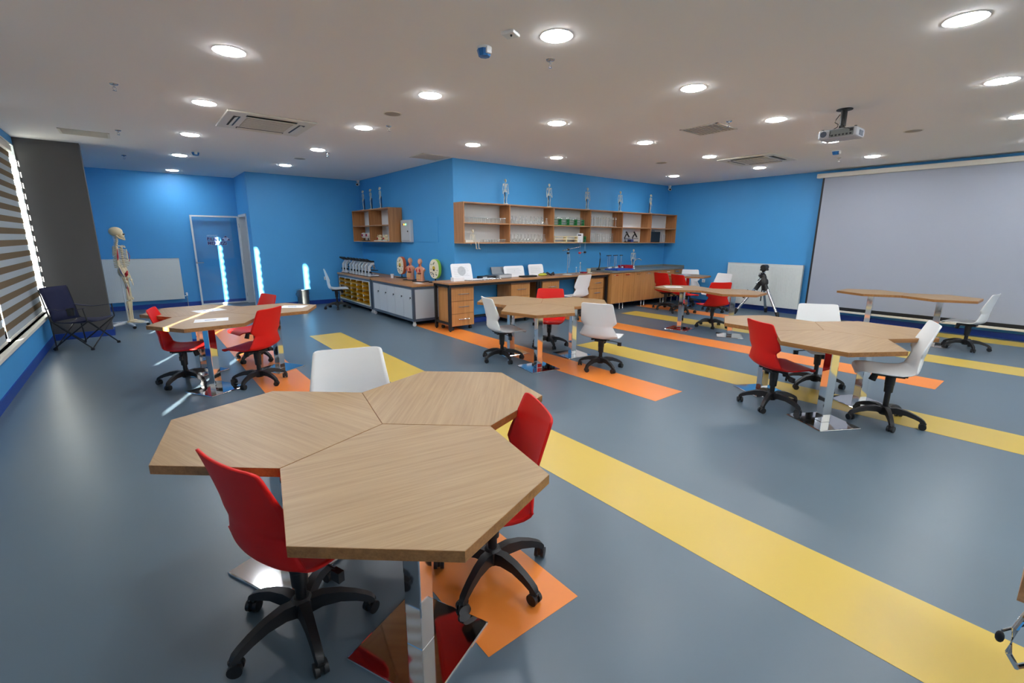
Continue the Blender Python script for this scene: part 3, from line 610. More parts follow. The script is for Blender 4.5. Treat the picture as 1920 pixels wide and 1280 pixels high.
# ------------------------------------------------------------------ anatomy models
def arm_bones(b, s):
    b.tube([(-.01, s*.185, 1.41), (-.02, s*.21, 1.25), (-.02, s*.215, 1.11)], [.021, .012, .019], 8)
    b.tube([(-.02, s*.225, 1.10), (.02, s*.235, .96), (.04, s*.225, .85)], [.012, .008, .01], 6).tube([(-.02, s*.205, 1.10), (.01, s*.205, .96), (.04, s*.21, .85)], [.011, .008, .008], 6)
    b.ball((.045, s*.218, .82), .02, .026, .025, 8, 6)
    for k in range(5): b.tube([(.045+.0*k, s*(.196+k*.011), .815), (.055, s*(.192+k*.013), .77), (.06, s*(.194+k*.012), .715+abs(k-2)*.012)], [.006, .005, .004], 5)
def leg_bones(b, s):
    b.ball((0, s*.105, .925), .024, n=8, m=6).tube([(0, s*.105, .925), (.0, s*.15, .89), (.015, s*.125, .7), (.012, s*.09, .5)], [.016, .022, .013, .026], 8)
    b.ball((.04, s*.09, .5), .018, .02, .024, 8, 6).tube([(.005, s*.085, .475), (.0, s*.085, .3), (-.01, s*.085, .13)], [.028, .013, .018], 8).tube([(-.02, s*.115, .46), (-.025, s*.118, .3), (-.02, s*.11, .125)], [.009, .006, .009], 6)
    b.tube([(-.06, s*.09, .105), (-.02, s*.09, .115), (.05, s*.095, .105)], [.02, .025, .016], 8)
    for k in range(5): b.tube([(.03, s*(.075+k*.011), .105), (.11, s*(.07+k*.014), .092), (.17-.012*k, s*(.068+k*.016), .088)], [.008, .006, .005], 5)
def skull(b): 
    b.ball((-.02, 0, 1.665), .098, .074, .08, 16, 10); b.ball((.045, 0, 1.605), .048, .055, .06, 12, 8); b.tube([(-.01, .05, 1.6), (.02, .052, 1.56), (.075, .022, 1.535), (.085, 0, 1.533), (.075, -.022, 1.535), (.02, -.052, 1.56), (-.01, -.05, 1.6)], .013, 8)
    b.box(.06, .09, -.025, .025, 1.54, 1.57)
def spine(b):
    pts = [(-.03, 0, 1.6), (-.02, 0, 1.52), (-.045, 0, 1.42), (-.075, 0, 1.3), (-.06, 0, 1.17), (-.03, 0, 1.07), (-.05, 0, .98)]
    b.tube(pts, .012, 8)
    for k in range(22):
        t = k/21*(len(pts)-1); i = min(int(t), len(pts)-2); f_ = t-i; p = Vector(pts[i]).lerp(Vector(pts[i+1]), f_); r = .018+.012*k/21
        b.cyl(p-Vector((0,0,.009)), p+Vector((0,0,.009)), r, n=8); b.tube([p, p+Vector((-.045, 0, -.012))], .005, 5)
def rib(b, k, s):
    z = 1.41-k*.034; w_ = .085+.045*math.sin(min(1, (k+1)/7)*PI/2) if k < 8 else .13-.012*(k-7); d = .075+.03*min(1, k/6)
    endt = PI*.97 if k < 7 else PI*(.9-.12*(k-7))
    pts = []
    for j in range(10):
        t = endt*j/9; pts.append((-.01-d*math.cos(t), s*w_*math.sin(t)*(1 if t < PI*.6 else 1), z-.075*(t/PI)**1.3+(.05*max(0, t/PI-.75)*4*.3)))
    b.tube(pts, .0055, 5)
def chest(b):
    b.box(.075, .088, -.02, .02, 1.18, 1.37)
    for s in (-1, 1):
        b.tube([(.07, s*.02, 1.40), (.05, s*.09, 1.425), (0, s*.18, 1.43)], [.009, .007, .01], 6)
        b.add([(-.09, s*.07, 1.41), (-.06, s*.17, 1.43), (-.1, s*.1, 1.25), (-.082, s*.07, 1.41), (-.05, s*.17, 1.43), (-.092, s*.1, 1.25)], [(0,1,2), (5,4,3), (0,3,4,1), (1,4,5,2), (2,5,3,0)])
def pelvis(b):
    b.ball((-.055, 0, .96), .03, .045, .06, 8, 6)
    for s in (-1, 1):
        b.ball((-.015, s*.09, 1.0), .055, .028, .07, 10, 8, ).tube([(0, s*.1, .95), (.04, s*.05, .89), (.055, 0, .885)], [.022, .014, .012], 6).tube([(-.01, s*.09, .93), (0, s*.06, .85), (.04, s*.03, .87)], [.018, .014, .011], 6)
sk_ = thing('skeleton_model', 'life-size human skeleton model on a white rolling stand', 'skeleton', (-.2, 10.6, 0), -.15)
b = MB(); skull(b); so_ = b.build('skull', BONE, sk_, smooth='full')
for s in (-1, 1): MB().ball((.083, s*.026, 1.622), .014, .016, .015, 8, 6).build('eye_socket', DARK, so_, smooth=True)
b = MB(); spine(b); b.build('spine', BONE, sk_, smooth=True); b = MB(); chest(b); b.build('breastbone', BONE, sk_)
for k in range(11):
    for s in (-1, 1): b = MB(); rib(b, k, s); b.build('rib', BONE, sk_, smooth=True)
b = MB(); pelvis(b); b.build('pelvis', BONE, sk_, smooth=True)
for s in (-1, 1):
    b = MB(); arm_bones(b, s); b.build('arm', BONE, sk_, smooth=True); b = MB(); leg_bones(b, s); b.build('leg', BONE, sk_, smooth=True)
b = MB(); b.tube([(.0, -.22, 1.38), (-.01, -.222, 1.25), (-.02, -.22, 1.16)], [.004, .013, .004], 8).tube([(.06, -.07, 1.0), (.05, -.13, .95), (.04, -.135, .9)], [.006, .026, .006], 8); b.build('muscle_marking', MUSR, sk_, smooth=True)
MB().tube([(-.02, -.228, 1.09), (.0, -.245, .99), (.03, -.24, .9)], [.004, .01, .004], 8).build('muscle_marking', MUSB, sk_, smooth=True)
b = MB(); b.tube([(.04, -.12, .88), (.035, -.13, .7), (.03, -.1, .55)], [.004, .008, .004], 6).tube([(.085, .05, 1.33), (.1, .1, 1.25), (.08, .1, 1.15)], .004, 6); b.build('muscle_marking', MUSR, sk_)
st_ = MB(); st_.cyl((-.06, 0, .06), (-.06, 0, .95), .009).cyl((-.09, 0, .945), (-.03, 0, .96), .01)
for a in range(5):
    an = a*2*PI/5+.2; st_.tube([(-.09, 0, .085), (-.09+.15*math.cos(an), .15*math.sin(an), .075), (-.09+.31*math.cos(an), .31*math.sin(an), .06)], [.028, .022, .018], 8)
so2 = st_.build('stand', PAINTW, sk_, smooth=True)
for a in range(5):
    an = a*2*PI/5+.2; x, y = -.09+.3*math.cos(an), .3*math.sin(an); MB().cyl((x, y-.016, .026), (x, y+.016, .026), .026, n=14).cyl((x, y, .03), (x, y, .06), .008).build('caster', BLACK, so2, smooth=True)
def small_skeleton(pose):
    t = thing('skeleton_figure', 'x', 'skeleton')
    b = MB(); skull(b); chest(b); pelvis(b); spine(b)
    for k in range(0, 11, 2):
        for s in (-1, 1): rib(b, k, s)
    for s in (-1, 1): arm_bones(b, s)
    if pose == 'stand':
        for s in (-1, 1): leg_bones(b, s)
    o = b.build('bones', mat('bone_pale', srgb(226, 220, 200), .5), t, smooth=True)
    if pose == 'stand':
        MB().lathe([(.2, 0), (.2, .05), (.18, .07), (0, .07)], n=24).build('base_plate', PAINTW, t, smooth=True)
        MB().cyl((-.1, 0, .06), (-.1, 0, 1.0), .035, n=8).build('support_rod', NAVY, t)
    else:
        q = MB()
        for s in (-1, 1): q.tube([(0, s*.1, .92), (.25, s*.14, .93), (.42, s*.12, .92)], [.03, .022, .035], 8).tube([(.42, s*.12, .92), (.46, s*.12, .7), (.48, s*.12, .52)], [.035, .02, .024], 8).tube([(.45, s*.12, .5), (.62, s*.13, .47)], [.03, .018], 6)
        q.build('legs', MATS['bone_pale'], t, smooth=True)
    return t
ssk = small_skeleton('stand')
SK = [(5.55, 7.10, 2.205, -PI/2-.2, 'small skeleton figure on the long shelf, nearest the convex wall corner', 'small skeletons on the long shelf'),
      (6.67, 7.10, 2.205, -PI/2-.3, 'small skeleton figure on the long shelf, second from the convex corner', 'small skeletons on the long shelf'),
      (7.81, 7.10, 2.205, -PI/2-.25, 'small skeleton figure standing in the middle of the long shelf top', 'small skeletons on the long shelf'),
      (8.93, 7.10, 2.205, -PI/2-.3, 'small skeleton figure on the long shelf, second from the end wall', 'small skeletons on the long shelf'),
      (10.12, 7.10, 2.205, -PI/2+.3, 'small skeleton figure on the long shelf, nearest the end wall', 'small skeletons on the long shelf'),
      (4.36, 11.05, 2.21, PI-.5, 'small skeleton figure on the two-column shelf, by the recess corner', 'small skeletons on the two-column shelf'),
      (4.36, 10.6, 2.21, PI-.5, 'small skeleton figure in the middle on the two-column shelf', 'small skeletons on the two-column shelf'),
      (4.36, 10.07, 2.21, PI-.5, 'small skeleton figure on the two-column shelf, towards the electric panel', 'small skeletons on the two-column shelf'),
      (9.42, 7.0, .885, -PI/2-.5, 'small skeleton figure standing on the worktop near the sink tap', 'small skeletons on the long shelf')]
for i, (x, y, z, a, lb, g) in enumerate(SK):
    r = ssk if i == 0 else copy_tree(ssk)
    r.location = (x, y, z); r.rotation_euler.z = a; r['label'] = lb; r['group'] = g; r.scale = (.265,)*3
sit = small_skeleton('sit'); sit.location = (4.75, 7.02, 1.513-.265*.89); sit.rotation_euler.z = -PI/2+.1; sit.scale = (.265,)*3; sit['label'] = 'small skeleton figure sitting on the shelf edge, legs hanging down'
# torsos and cell models
SKIN = mat('model_skin', srgb(214, 150, 122), .45); ORGR = mat('organ_red', srgb(186, 36, 44), .45); ORGT = mat('organ_tan', srgb(206, 160, 110), .45)
def torso(loc, rz, label):
    t = thing('torso_model', label, 'anatomy model', loc, rz, 'human torso models on the grey cabinet')
    bx('base_plate', DARK, (-.1, .1, -.13, .13, 0, .015), t, bev=.004)
    q = MB(); q.lathe([(.085, .015), (.088, .06), (.078, .12), (.085, .18), (.098, .23), (.092, .265), (.05, .285), (.032, .295), (.03, .33)], n=24, sx=.72, sy=1.0); q.build('body', SKIN, t, smooth=True)
    MB().ball((0, 0, .385), .05, .042, .06, 14, 10).build('head', SKIN, t, smooth=True)
    b = MB(); b.ball((.045, .03, .225), .025, .028, .045, 10, 8).ball((.045, -.035, .225), .025, .028, .045, 10, 8); b.build('lungs', ORGR, t, smooth=True)
    b = MB()
    for k in range(5): b.tube([(.055, -.05, .06+k*.018), (.068, 0, .063+k*.018), (.055, .05, .06+k*.018)], .012, 8)
    b.build('intestine', ORGT, t, smooth=True); MB().ball((.05, .015, .165), .022, .05, .022, 10, 8).build('liver', mat('organ_brown', srgb(120, 60, 44), .45), t, smooth=True)
    MB().tube([(.02, 0, .36), (.028, 0, .32), (.03, 0, .27)], .008, 8).build('windpipe', ORGR, t, smooth=True)
    for s in (-1, 1): MB().cyl((0, s*.085, .235), (0, s*.112, .225), .03, .026, 12).build('arm_stump', SKIN, t, smooth=True)
torso((4.27, 8.56, .757), PI+.35, 'human torso model beside the orange rimmed cell model'); torso((4.25, 8.11, .757), PI+.35, 'human torso model beside the green rimmed cell model')
def cell(loc, rz, rim, label):
    t = thing('cell_model', label, 'cell model', loc, rz)
    MB().box(-.07, .07, -.11, .11, 0, .012).build('base_plate', DARK, t); MB().lathe([(.025, .012), (.012, .03), (.01, .09)], n=12).build('stem', DARK, t, smooth=True)
    pl = [(.12*math.copysign(abs(math.cos(a))**.85, math.cos(a)), .185*math.copysign(abs(math.sin(a))**.85, math.sin(a))) for a in [2*PI*k/32 for k in range(32)]]
    M_ = Matrix.Translation((0, 0, .26)) @ Matrix(((0,0,1,0), (1,0,0,0), (0,1,0,0), (0,0,0,1)))
    MB().prism(pl, -.045, .03, M_).build('rim', mat('rim_'+rim, srgb(214, 96, 50) if rim == 'orange' else srgb(150, 204, 60), .4), t, bev=.012)
    fc_ = MB().prism([(x*.93, y*.95) for x, y in pl], .03, .034, M_).build('cell_face', mat('cell_cream', srgb(232, 226, 204), .5), t)
    q = MB().ball((.036, -.005, .275), .014, .034, .042, 12, 8); q.build('nucleus', mat('nucleus', srgb(196, 170, 50), .4), fc_, smooth=True)
    MB().ball((.04, -.002, .245), .014, .02, .02, 10, 8).build('nucleolus', DARK, fc_, smooth=True)
    rnd = random.Random(3)
    for k in range(16):
        a = rnd.uniform(0, 2*PI); r = rnd.uniform(.55, .85); MB().ball((.035, .11*r*math.cos(a), .26+.17*r*math.sin(a)), .004, rnd.uniform(.006, .012), rnd.uniform(.006, .016), 8, 6).build('organelle', (DARK, MUSB, mat('organelle_green', srgb(70, 110, 60), .5))[k % 3], fc_)
cell((4.36, 9.16, .757), PI+.2, 'orange', 'orange rimmed plant cell model on a black stand'); cell((4.38, 7.76, .757), PI+.35, 'green', 'green rimmed plant cell model on a black stand')
pc = thing('paper_cup', 'small white paper cup on the grey cabinet', 'cup', (4.16, 9.2, .757)); MB().lathe([(.027, 0), (.036, .085), (.038, .087), (.034, .087), (.025, .004), (0, .004)], n=18).build('cup_wall', PAPER, pc, smooth=True); MB().tube([(.0365*math.cos(a), .0365*math.sin(a), .086) for a in [2*PI*k/16 for k in range(17)]], .002, 6).build('rolled_rim', PAPER, pc)
tag(bx('paper_slip', PAPER, (4.02, 4.14, 7.78, 7.98, .757, .761)), 'folded white paper slip on the grey cabinet front', 'paper')
# microscopes
ms = thing('microscope', 'x', 'microscope'); MSW = mat('microscope_white', srgb(206, 210, 212), .4)
bx('foot', BLACK, (-.075, .145, -.07, .07, 0, .012), ms, bev=.004); bx('base', MSW, (-.07, .14, -.065, .065, .012, .04), ms, bev=.008)
q = MB(); q.add([(x, y, z) for y in (-.022, .022) for x, z in ((-.07,.04), (-.02,.04), (-.025,.2), (.02,.255), (.07,.265), (.07,.295), (-.01,.29), (-.07,.22))], [tuple(range(7,-1,-1)), tuple(range(8,16))]+[(i, (i+1) % 8, 8+(i+1) % 8, 8+i) for i in range(8)]); q.build('arm', MSW, ms, bev=.006)
bx('stage', BLACK, (.0, .125, -.065, .065, .135, .148), ms); q = MB(); q.cyl((.06, 0, .255), (.06, 0, .215), .028, .024, 14).cyl((.05, 0, .22), (.062, 0, .165), .01).cyl((.072, .012, .22), (.085, .02, .175), .009).cyl((.072, -.012, .22), (.085, -.02, .175), .009); q.build('nosepiece', STEEL, ms, smooth=True)
MB().cyl((.03, 0, .29), (.03, 0, .315), .036, n=16).build('head_mount', MSW, ms, smooth=True)
q = MB(); q.box(-.03, .06, -.045, .045, .31, .345); q.build('binocular_head', BLACK, ms, bev=.008)
for s in (-1, 1):
    MB().cyl((-.02, s*.028, .33), (-.11, s*.028, .372), .017, .02, 12).build('eyepiece', BLACK, ms, smooth=True); MB().cyl((-.045, s*.03, .1), (-.045, s*.062, .1), .022, n=14).build('focus_knob', BLACK, ms, smooth=True)
MB().cyl((.06, 0, .04), (.06, 0, .06), .025, n=14).build('light_source', STEEL, ms, smooth=True)
MY = [11.36, 11.17]+[10.86-k*.185 for k in range(7)]
for i, y in enumerate(MY):
    r = ms if i == 0 else copy_tree(ms)
    r.location = (3.935, y, .757); r.rotation_euler.z = (.25 if i < 2 else .05); r['group'] = 'microscopes on the bin cabinet'
    r['label'] = 'white microscope with black eyepieces, one of the pair near the wall socket' if i < 2 else ('white microscope ending the row, towards the locker cabinet' if i == 8 else 'white microscope with black eyepieces inside the tight row on the bin cabinet')
# small shelf models
EYEW = mat('eyeball_white', srgb(236, 234, 230), .3)
for y, lb in ((11.13, 'eyeball model with red patch in the small shelf, by the recess corner'), (10.87, 'eyeball model on a stand beside the shelf divider')):
    t = thing('eye_model', lb, 'eye model', (4.36, y, SZ0), PI+.4)
    MB().lathe([(.06, 0), (.06, .012), (.012, .02), (.01, .07)], n=16).build('stand', DARK, t, smooth=True); MB().ball((0, 0, .13), .065, n=16, m=12).build('eyeball', EYEW, t, smooth=True)
    bx('cutaway', MUSR, (.055, .068, -.02, .025, .105, .16), t); MB().ball((.055, .0, .13), .018, .024, .024, 10, 8).build('iris', MUSB, t, smooth=True)
for y, lb in ((10.2, 'cream ear model on a white base in the small shelf'), (9.86, 'cream tooth model on a white base in the small shelf')):
    t = thing('organ_model', lb, 'anatomy model', (4.36, y, SZ0), PI+.3); bx('base_plate', PAINTW, (-.07, .07, -.12, .12, 0, .015), t)
    q = MB(); q.ball((0, 0, .055), .045, .06, .045, 12, 8).ball((.01, .03, .115), .035, .045, .03, 12, 8).tube([(0, -.02, .05), (.02, -.05, .1), (.01, -.04, .135)], .02, 8); q.build('model_body', mat('model_cream', srgb(230, 214, 176), .45), t, smooth=True)
    MB().ball((.045, -.03, .06), .014, .022, .02, 8, 6).build('inner_patch', MUSR, t, smooth=True)

# ------------------------------------------------------------------ lab glass on the long shelf
def glassware(kind):
    if kind == 'beaker': pr = [(0, .002), (.03, .002), (.032, .006), (.032, .085), (.036, .092)]
    elif kind == 'low_beaker': pr = [(0, .002), (.03, .002), (.032, .005), (.032, .05), (.035, .056)]
    elif kind == 'flask': pr = [(0, .002), (.04, .002), (.043, .01), (.018, .085), (.015, .12), (.019, .125)]
    elif kind == 'round_flask': pr = [(0, .002), (.025, .006), (.042, .035), (.036, .065), (.014, .085), (.013, .15), (.017, .154)]
    elif kind == 'cylinder': pr = [(0, .0), (.03, .0), (.03, .008), (.012, .014), (.012, .2), (.016, .206)]
    elif kind == 'tube': pr = [(0, .002), (.011, .005), (.012, .02), (.012, .19), (.014, .193)]
    return pr
def row(kind, name, label, cat, group, x0, x1, n, y, z, M_=LABG, jit=.006, seed=1, rowdy=0):
    rnd = random.Random(seed); pr = glassware(kind); proto = None
    for k in range(n):
        x = x0+(x1-x0)*(k+.5)/n+rnd.uniform(-jit, jit); yy = y+rnd.uniform(-jit, jit)
        if proto is None:
            proto = thing(name, label, cat, (x, yy, z), 0, group)
            MB().lathe(pr, n=14).build('vessel', M_, proto, smooth='full')
            r_, zt = pr[-1]; MB().tube([(r_*math.cos(a), r_*math.sin(a), zt) for a in [2*PI*j/14 for j in range(15)]], .0022, 5).build('rim', mat('glass_rim', srgb(225, 235, 238), .1), proto)
            if kind == 'cylinder': MB().lathe([(.032, 0), (.032, .009), (.012, .014)], n=14).build('foot', PAINTW, proto, smooth=True); MB().lathe([(.018, .17), (.018, .182), (.0125, .183)], n=12).build('guard_ring', OFFW, proto)
        else: dup(proto, (x, yy, z), rnd.uniform(0, 6))
X0 = SX0
c0 = lambda i: X0+COLS[i]
row('beaker', 'beaker', 'clear glass beaker in upper compartment nearest the convex corner', 'beaker', 'beakers in the upper shelf row', c0(0)+.06, c0(1)-.05, 11, YB-.25, SZ1, jit=.002)
row('beaker', 'beaker', 'clear glass beaker in the back row, upper compartment nearest the convex corner', 'beaker', 'beakers in the upper shelf row, behind', c0(0)+.06, c0(1)-.08, 10, YB-.14, SZ1, seed=2, jit=.003)
row('flask', 'conical_flask', 'clear conical flask in the second upper compartment', 'flask', 'conical flasks in the upper shelf row', c0(1)+.06, c0(2)-.1, 10, YB-.25, SZ1, seed=3)
row('round_flask', 'round_flask', 'clear round flask behind the conical flasks', 'flask', 'round flasks in the upper shelf row', c0(1)+.06, c0(2)-.12, 10, YB-.13, SZ1, seed=4)
row('low_beaker', 'low_beaker', 'low glass beaker in lower compartment beside the sitting skeleton', 'beaker', 'low beakers in the lower shelf row', c0(0)+.4, c0(1)-.05, 9, YB-.25, SZ0, seed=5)
row('round_flask', 'small_flask', 'clear flask in the second lower compartment', 'flask', 'flasks in the lower shelf row', c0(1)+.06, c0(2)-.12, 11, YB-.22, SZ0, seed=6)
row('cylinder', 'measuring_cylinder', 'slim measuring cylinder on a white foot in the fourth upper compartment', 'cylinder', 'measuring cylinders in the upper shelf row', c0(3)+.05, c0(4)-.12, 11, YB-.24, SZ1, seed=7)
row('cylinder', 'measuring_cylinder', 'slim measuring cylinder at the back of the fourth upper compartment', 'cylinder', 'measuring cylinders behind', c0(3)+.08, c0(4)-.1, 9, YB-.13, SZ1, seed=8)
row('tube', 'glass_tube', 'tall clear glass tube in the fourth lower compartment', 'tube', 'glass tubes in the lower shelf row', c0(3)+.04, c0(4)-.18, 16, YB-.2, SZ0, seed=9)
row('tube', 'glass_tube', 'tall clear glass tube beside the black case in the end compartment', 'tube', 'glass tubes by the black case', c0(5)+.6, c0(5)+.85, 3, YB-.2, SZ0, seed=10)
GRN = mat('rack_green', srgb(10, 130, 60), .4)
def rack(x, y, z, M_, L_, n, label, group, name='test_tube_rack', tubes=True):
    t = thing(name, label, 'rack', (x, y, z), 0, group)
    bx('rack_base', M_, (-L_/2, L_/2, -.04, .04, 0, .012), t)
    for zz in (.06, .11): bx('rack_tier', M_, (-L_/2, L_/2, -.04, .04, zz, zz+(.007 if tubes else .016)), t)
    for s in (-1, 1): bx('rack_end', M_, (s*L_/2-.005, s*L_/2+.005, -.042, .042, 0, .13), t)
    me = None
    for k in range(n if tubes else 0):
        if me is None: o = MB().lathe([(0, 0), (.008, .004), (.009, .02), (.009, .155), (.011, .158)], n=10).build('test_tube', LABG, t, smooth='full'); me = o.data
        else: o = bpy.data.objects.new('test_tube', me); COL.objects.link(o); o.parent = t
        o.location = (-L_/2+.025+(L_-.05)*k/(n-1), 0, .013)
for k in range(4): rack(c0(2)+.14+k*.235, YB-.22, SZ1, GRN, .22, 8, 'green test tube rack with clear tubes in the third upper compartment', 'green test tube racks on the upper row')
for k in range(2): rack(c0(2)+.21+k*.345, YB-.27, SZ0, mat('rack_cream', srgb(232, 220, 180), .5), .33, 6, 'cream slotted test tube rack in the third lower compartment', 'cream racks in the lower row', tubes=False)
rack(c0(2)+.97, YB-.2, SZ0, GRN, .16, 5, 'green test tube rack in the lower row beside a white card', 'green rack in the lower row')
t = thing('label_card', 'white label card leaning in the third lower compartment', 'card', (c0(2)+.8, YB-.3, SZ0)); bx('card', PAPER, (-.09, .09, -.004, .0, 0, .19), t); bx('printed_band', DARK, (-.07, .03, -.005, -.004, .14, .165), t)
tag(bx('white_box', OFFW, (4.56, 4.72, 6.97, 7.12, SZ0, SZ0+.045), bev=.004), 'flat white box beside the sitting skeleton in the lower shelf', 'box')
for x, lb in ((c0(4)+.32, 'dark student microscope with tilted tube in the fifth lower compartment'), (c0(4)+.62, 'second dark student microscope, towards the fifth compartment end')):
    t = thing('student_microscope', lb, 'microscope', (x, YB-.22, SZ0), -.6); bx('foot', BLACK, (-.06, .07, -.05, .05, 0, .02), t, bev=.005)
    MB().tube([(-.04, 0, .02), (-.06, 0, .1), (-.03, 0, .17), (.02, 0, .19)], .014, 8).build('arm', BLACK, t, smooth=True); MB().cyl((.05, 0, .12), (-.03, 0, .25), .016, .018, 12).build('tube', BLACK, t, smooth=True); bx('stage', BLACK, (-.03, .07, -.04, .04, .085, .095), t)
tag(bx('blue_case', mat('case_blue', srgb(40, 60, 120), .5), (c0(4)+.43, c0(4)+.53, YB-.26, YB-.15, SZ0, SZ0+.07), bev=.01), 'small blue case lying between the student microscopes', 'case')
t = thing('instrument_case', 'tall black case standing in the end lower compartment', 'case', (c0(5)+.28, YB-.19, SZ0)); bx('case_body', BLACK, (-.2, .2, -.08, .08, 0, .26), t, bev=.012); bx('lid_seam', DARK, (-.201, .201, -.083, -.079, .125, .13), t); MB().tube([(-.05, 0, .26), (-.04, 0, .285), (.04, 0, .285), (.05, 0, .26)], .006, 6).build('carry_handle', BLACK, t)
# ------------------------------------------------------------------ things on the bench and worktop
DZT = .847
def dx(u):  # bench position from picture column measured in the photo (plan line y = 7.0)
    P = [(849, 4.29), (869, 4.54), (955, 5.57), (1038.5, 6.73), (1107, 7.83), (1167, 8.94), (1221, 10.07)]
    for (a, b), (c, d) in zip(P, P[1:]):
        if u <= c: return b+(d-b)*(u-a)/(c-a)
    return P[-1][1]
def card(u0, u1, h, y, label, lean=.25, circ=False):
    x0, x1 = dx(u0), dx(u1); t = thing('instruction_card', label, 'card', ((x0+x1)/2, y, DZT)); w_ = (x1-x0)/2
    R_ = Matrix.Rotation(-lean, 4, 'X'); r = .035
    pl = [(-w_, 0), (w_, 0), (w_, h-r), (w_-r*.3, h-r*.3), (w_-r, h), (-w_+r, h), (-w_+r*.3, h-r*.3), (-w_, h-r)]
    M_ = R_ @ Matrix(((1,0,0,0), (0,0,-1,0), (0,1,0,0), (0,0,0,1)))
    c = MB().prism(pl, -.003, .003, M_).build('card_sheet', PAPER, t)
    for k in range(6):
        z = h*(.25+.1*k); MB().box(-w_*.75, w_*(.7-.1*(k % 3)), -.0045, -.0035, z, z+.004, R_).build('printed_line', LGREY, c)
    if circ: MB().cyl(R_ @ Vector((0, -.0045, h*.55)), R_ @ Vector((0, -.003, h*.55)), h*.28, n=24).build('printed_disc', LGREY, c)
    MB().tube([(0, .01, h*.6), (0, .09+.2*h, 0)], .003, 6).build('prop', PAPER, t)
card(853, 889, .3, 7.08, 'white instruction sheet with a grey disc picture, beside the bench end', circ=True); card(951, 988, .22, 7.08, 'white rounded card leaning behind the black tablet'); card(997, 1026, .235, 7.08, 'white rounded card leaning beside the black cable coil')
tag(bx('white_carton', PAPER, (dx(846), dx(864), 6.9, 7.0, DZT, DZT+.07), bev=.003), 'small white carton before the sheet with a grey disc', 'box')
t = thing('data_logger', 'flat silver tray with papers on the bench', 'tray', ((dx(866)+dx(926))/2, 6.93, DZT)); w_ = (dx(926)-dx(866))/2; bx('tray', STEEL, (-w_, w_, -.12, .1, 0, .018), t, bev=.006); bx('paper_sheet', PAPER, (-w_*.95, -.05, -.1, .08, .018, .021), t); bx('paper_sheet', PAPER, (-.02, w_*.8, -.09, .07, .018, .02), t)
t = thing('balance', 'black electronic balance with grey pan', 'balance', (dx(916), 7.1, DZT)); bx('housing', BLACK, (-.17, .17, -.08, .08, 0, .05), t, bev=.01); bx('weighing_pan', GREYM, (0, .15, -.065, .065, .05, .058), t); bx('display', LGREY, (-.14, -.05, -.083, -.08, .015, .04), t)
t = thing('grey_carrier', 'grey folding case open behind the flat tray', 'case', (dx(944), 7.1, DZT)); bx('tray', mat('case_grey', srgb(128, 136, 144), .5), (-.17, .17, -.13, .05, 0, .07), t, bev=.008); MB().box(-.17, .17, -.006, .006, 0, .15, Matrix.Translation((0, .05, .06)) @ Matrix.Rotation(-.35, 4, 'X')).build('lid', MATS['case_grey'], t); bx('front_panel', LGREY, (-.13, .16, -.135, -.13, .012, .06), t)
tag(bx('tablet', BLACK, (dx(972), dx(998), 6.86, 7.0, DZT, DZT+.03), bev=.005), 'black tablet lying flat on the bench', 'tablet')
tag(MB().tube([(dx(1031)+.13*math.cos(a)*(1+.12*math.sin(3*a)), 7.0+.06*math.sin(a), DZT+.03+.02*math.sin(5*a)) for a in [2*PI*k/60*3 for k in range(61)]], .018, 8).build('cable_coil', BLACK, smooth=True), 'coil of thick black cable on the bench', 'cable')
t = thing('yellow_pack', 'small yellow green bag before the cable coil', 'bag', (dx(1013), 6.93, DZT)); MB().ball((0, 0, .028), .12, .05, .028, 12, 8).build('pouch', mat('pouch_lime', srgb(196, 200, 70), .5), t, smooth=True); bx('pouch_flap', MATS['pouch_lime'], (-.05, .06, -.03, .03, .05, .058), t)
t = thing('clamp_stand', 'metal clamp stand with crossing rods and clamps', 'stand', (dx(1056), 6.86, DZT))
MB().lathe([(.1, 0), (.1, .01), (.06, .02), (.012, .025)], n=24).build('stand_base', OFFW, t, smooth=True); MB().cyl((0,0,.02), (.01,0,.56), .008).build('upright_rod', STEEL, t)
MB().cyl((-.16, 0, .50), (.36, -.02, .58), .006).build('cross_rod', STEEL, t)
for p, M_ in (((.01, 0, .52), DARK), ((.01, 0, .45), DARK), ((.36, 0, .45), MUSR), ((.52, 0, .46), DARK)): MB().box(p[0]-.022, p[0]+.022, p[1]-.02, p[1]+.02, p[2]-.02, p[2]+.02).build('clamp', M_, t, bev=.004)
MB().cyl((.36, 0, .36), (.36, 0, .72), .006).build('burette', LABG, t); MB().cyl((.52, 0, .4), (.52, 0, .72), .006).build('burette', LABG, t); MB().cyl((.33, 0, .455), (.55, 0, .46), .006).build('cross_rod', STEEL, t)
MB().tube([(.02, -.03, .44), (.03, -.04, .3), (.0, -.04, .15)], .003, 6).build('string', OFFW, t)
for u, h, r, lb in ((1081, .12, .02, 'small stoppered glass bottle on the bench'), (1088.5, .22, .022, 'tall glass bottle with bent neck on the bench')):
    t = thing('glass_bottle', lb, 'bottle', (dx(u), 6.98, DZT)); MB().lathe([(0, 0), (r, .002), (r, h*.6), (r*.4, h*.72), (r*.4, h)], n=14).build('vessel', LABG, t, smooth='full'); MB().ball((0, 0, h+.012), r*.6, n=10, m=6).build('stopper', PAINTW, t, smooth=True)
tag(bx('red_case', mat('case_red', srgb(150, 30, 50), .5), (dx(1093), dx(1102), 6.95, 7.06, DZT, DZT+.03), bev=.005), 'small dark red case between bottle and cup', 'case')
t = thing('beige_cup', 'beige plastic cup on a white lid', 'cup', (dx(1105), 6.97, DZT)); MB().lathe([(.045, .012), (.05, .1), (.046, .1), (.042, .016), (0, .016)], n=18).build('cup_wall', mat('cup_beige', srgb(196, 190, 160), .5), t, smooth=True); MB().lathe([(.08, 0), (.08, .01), (0, .012)], n=20).build('lid', PAINTW, t, smooth=True)
CT = .885
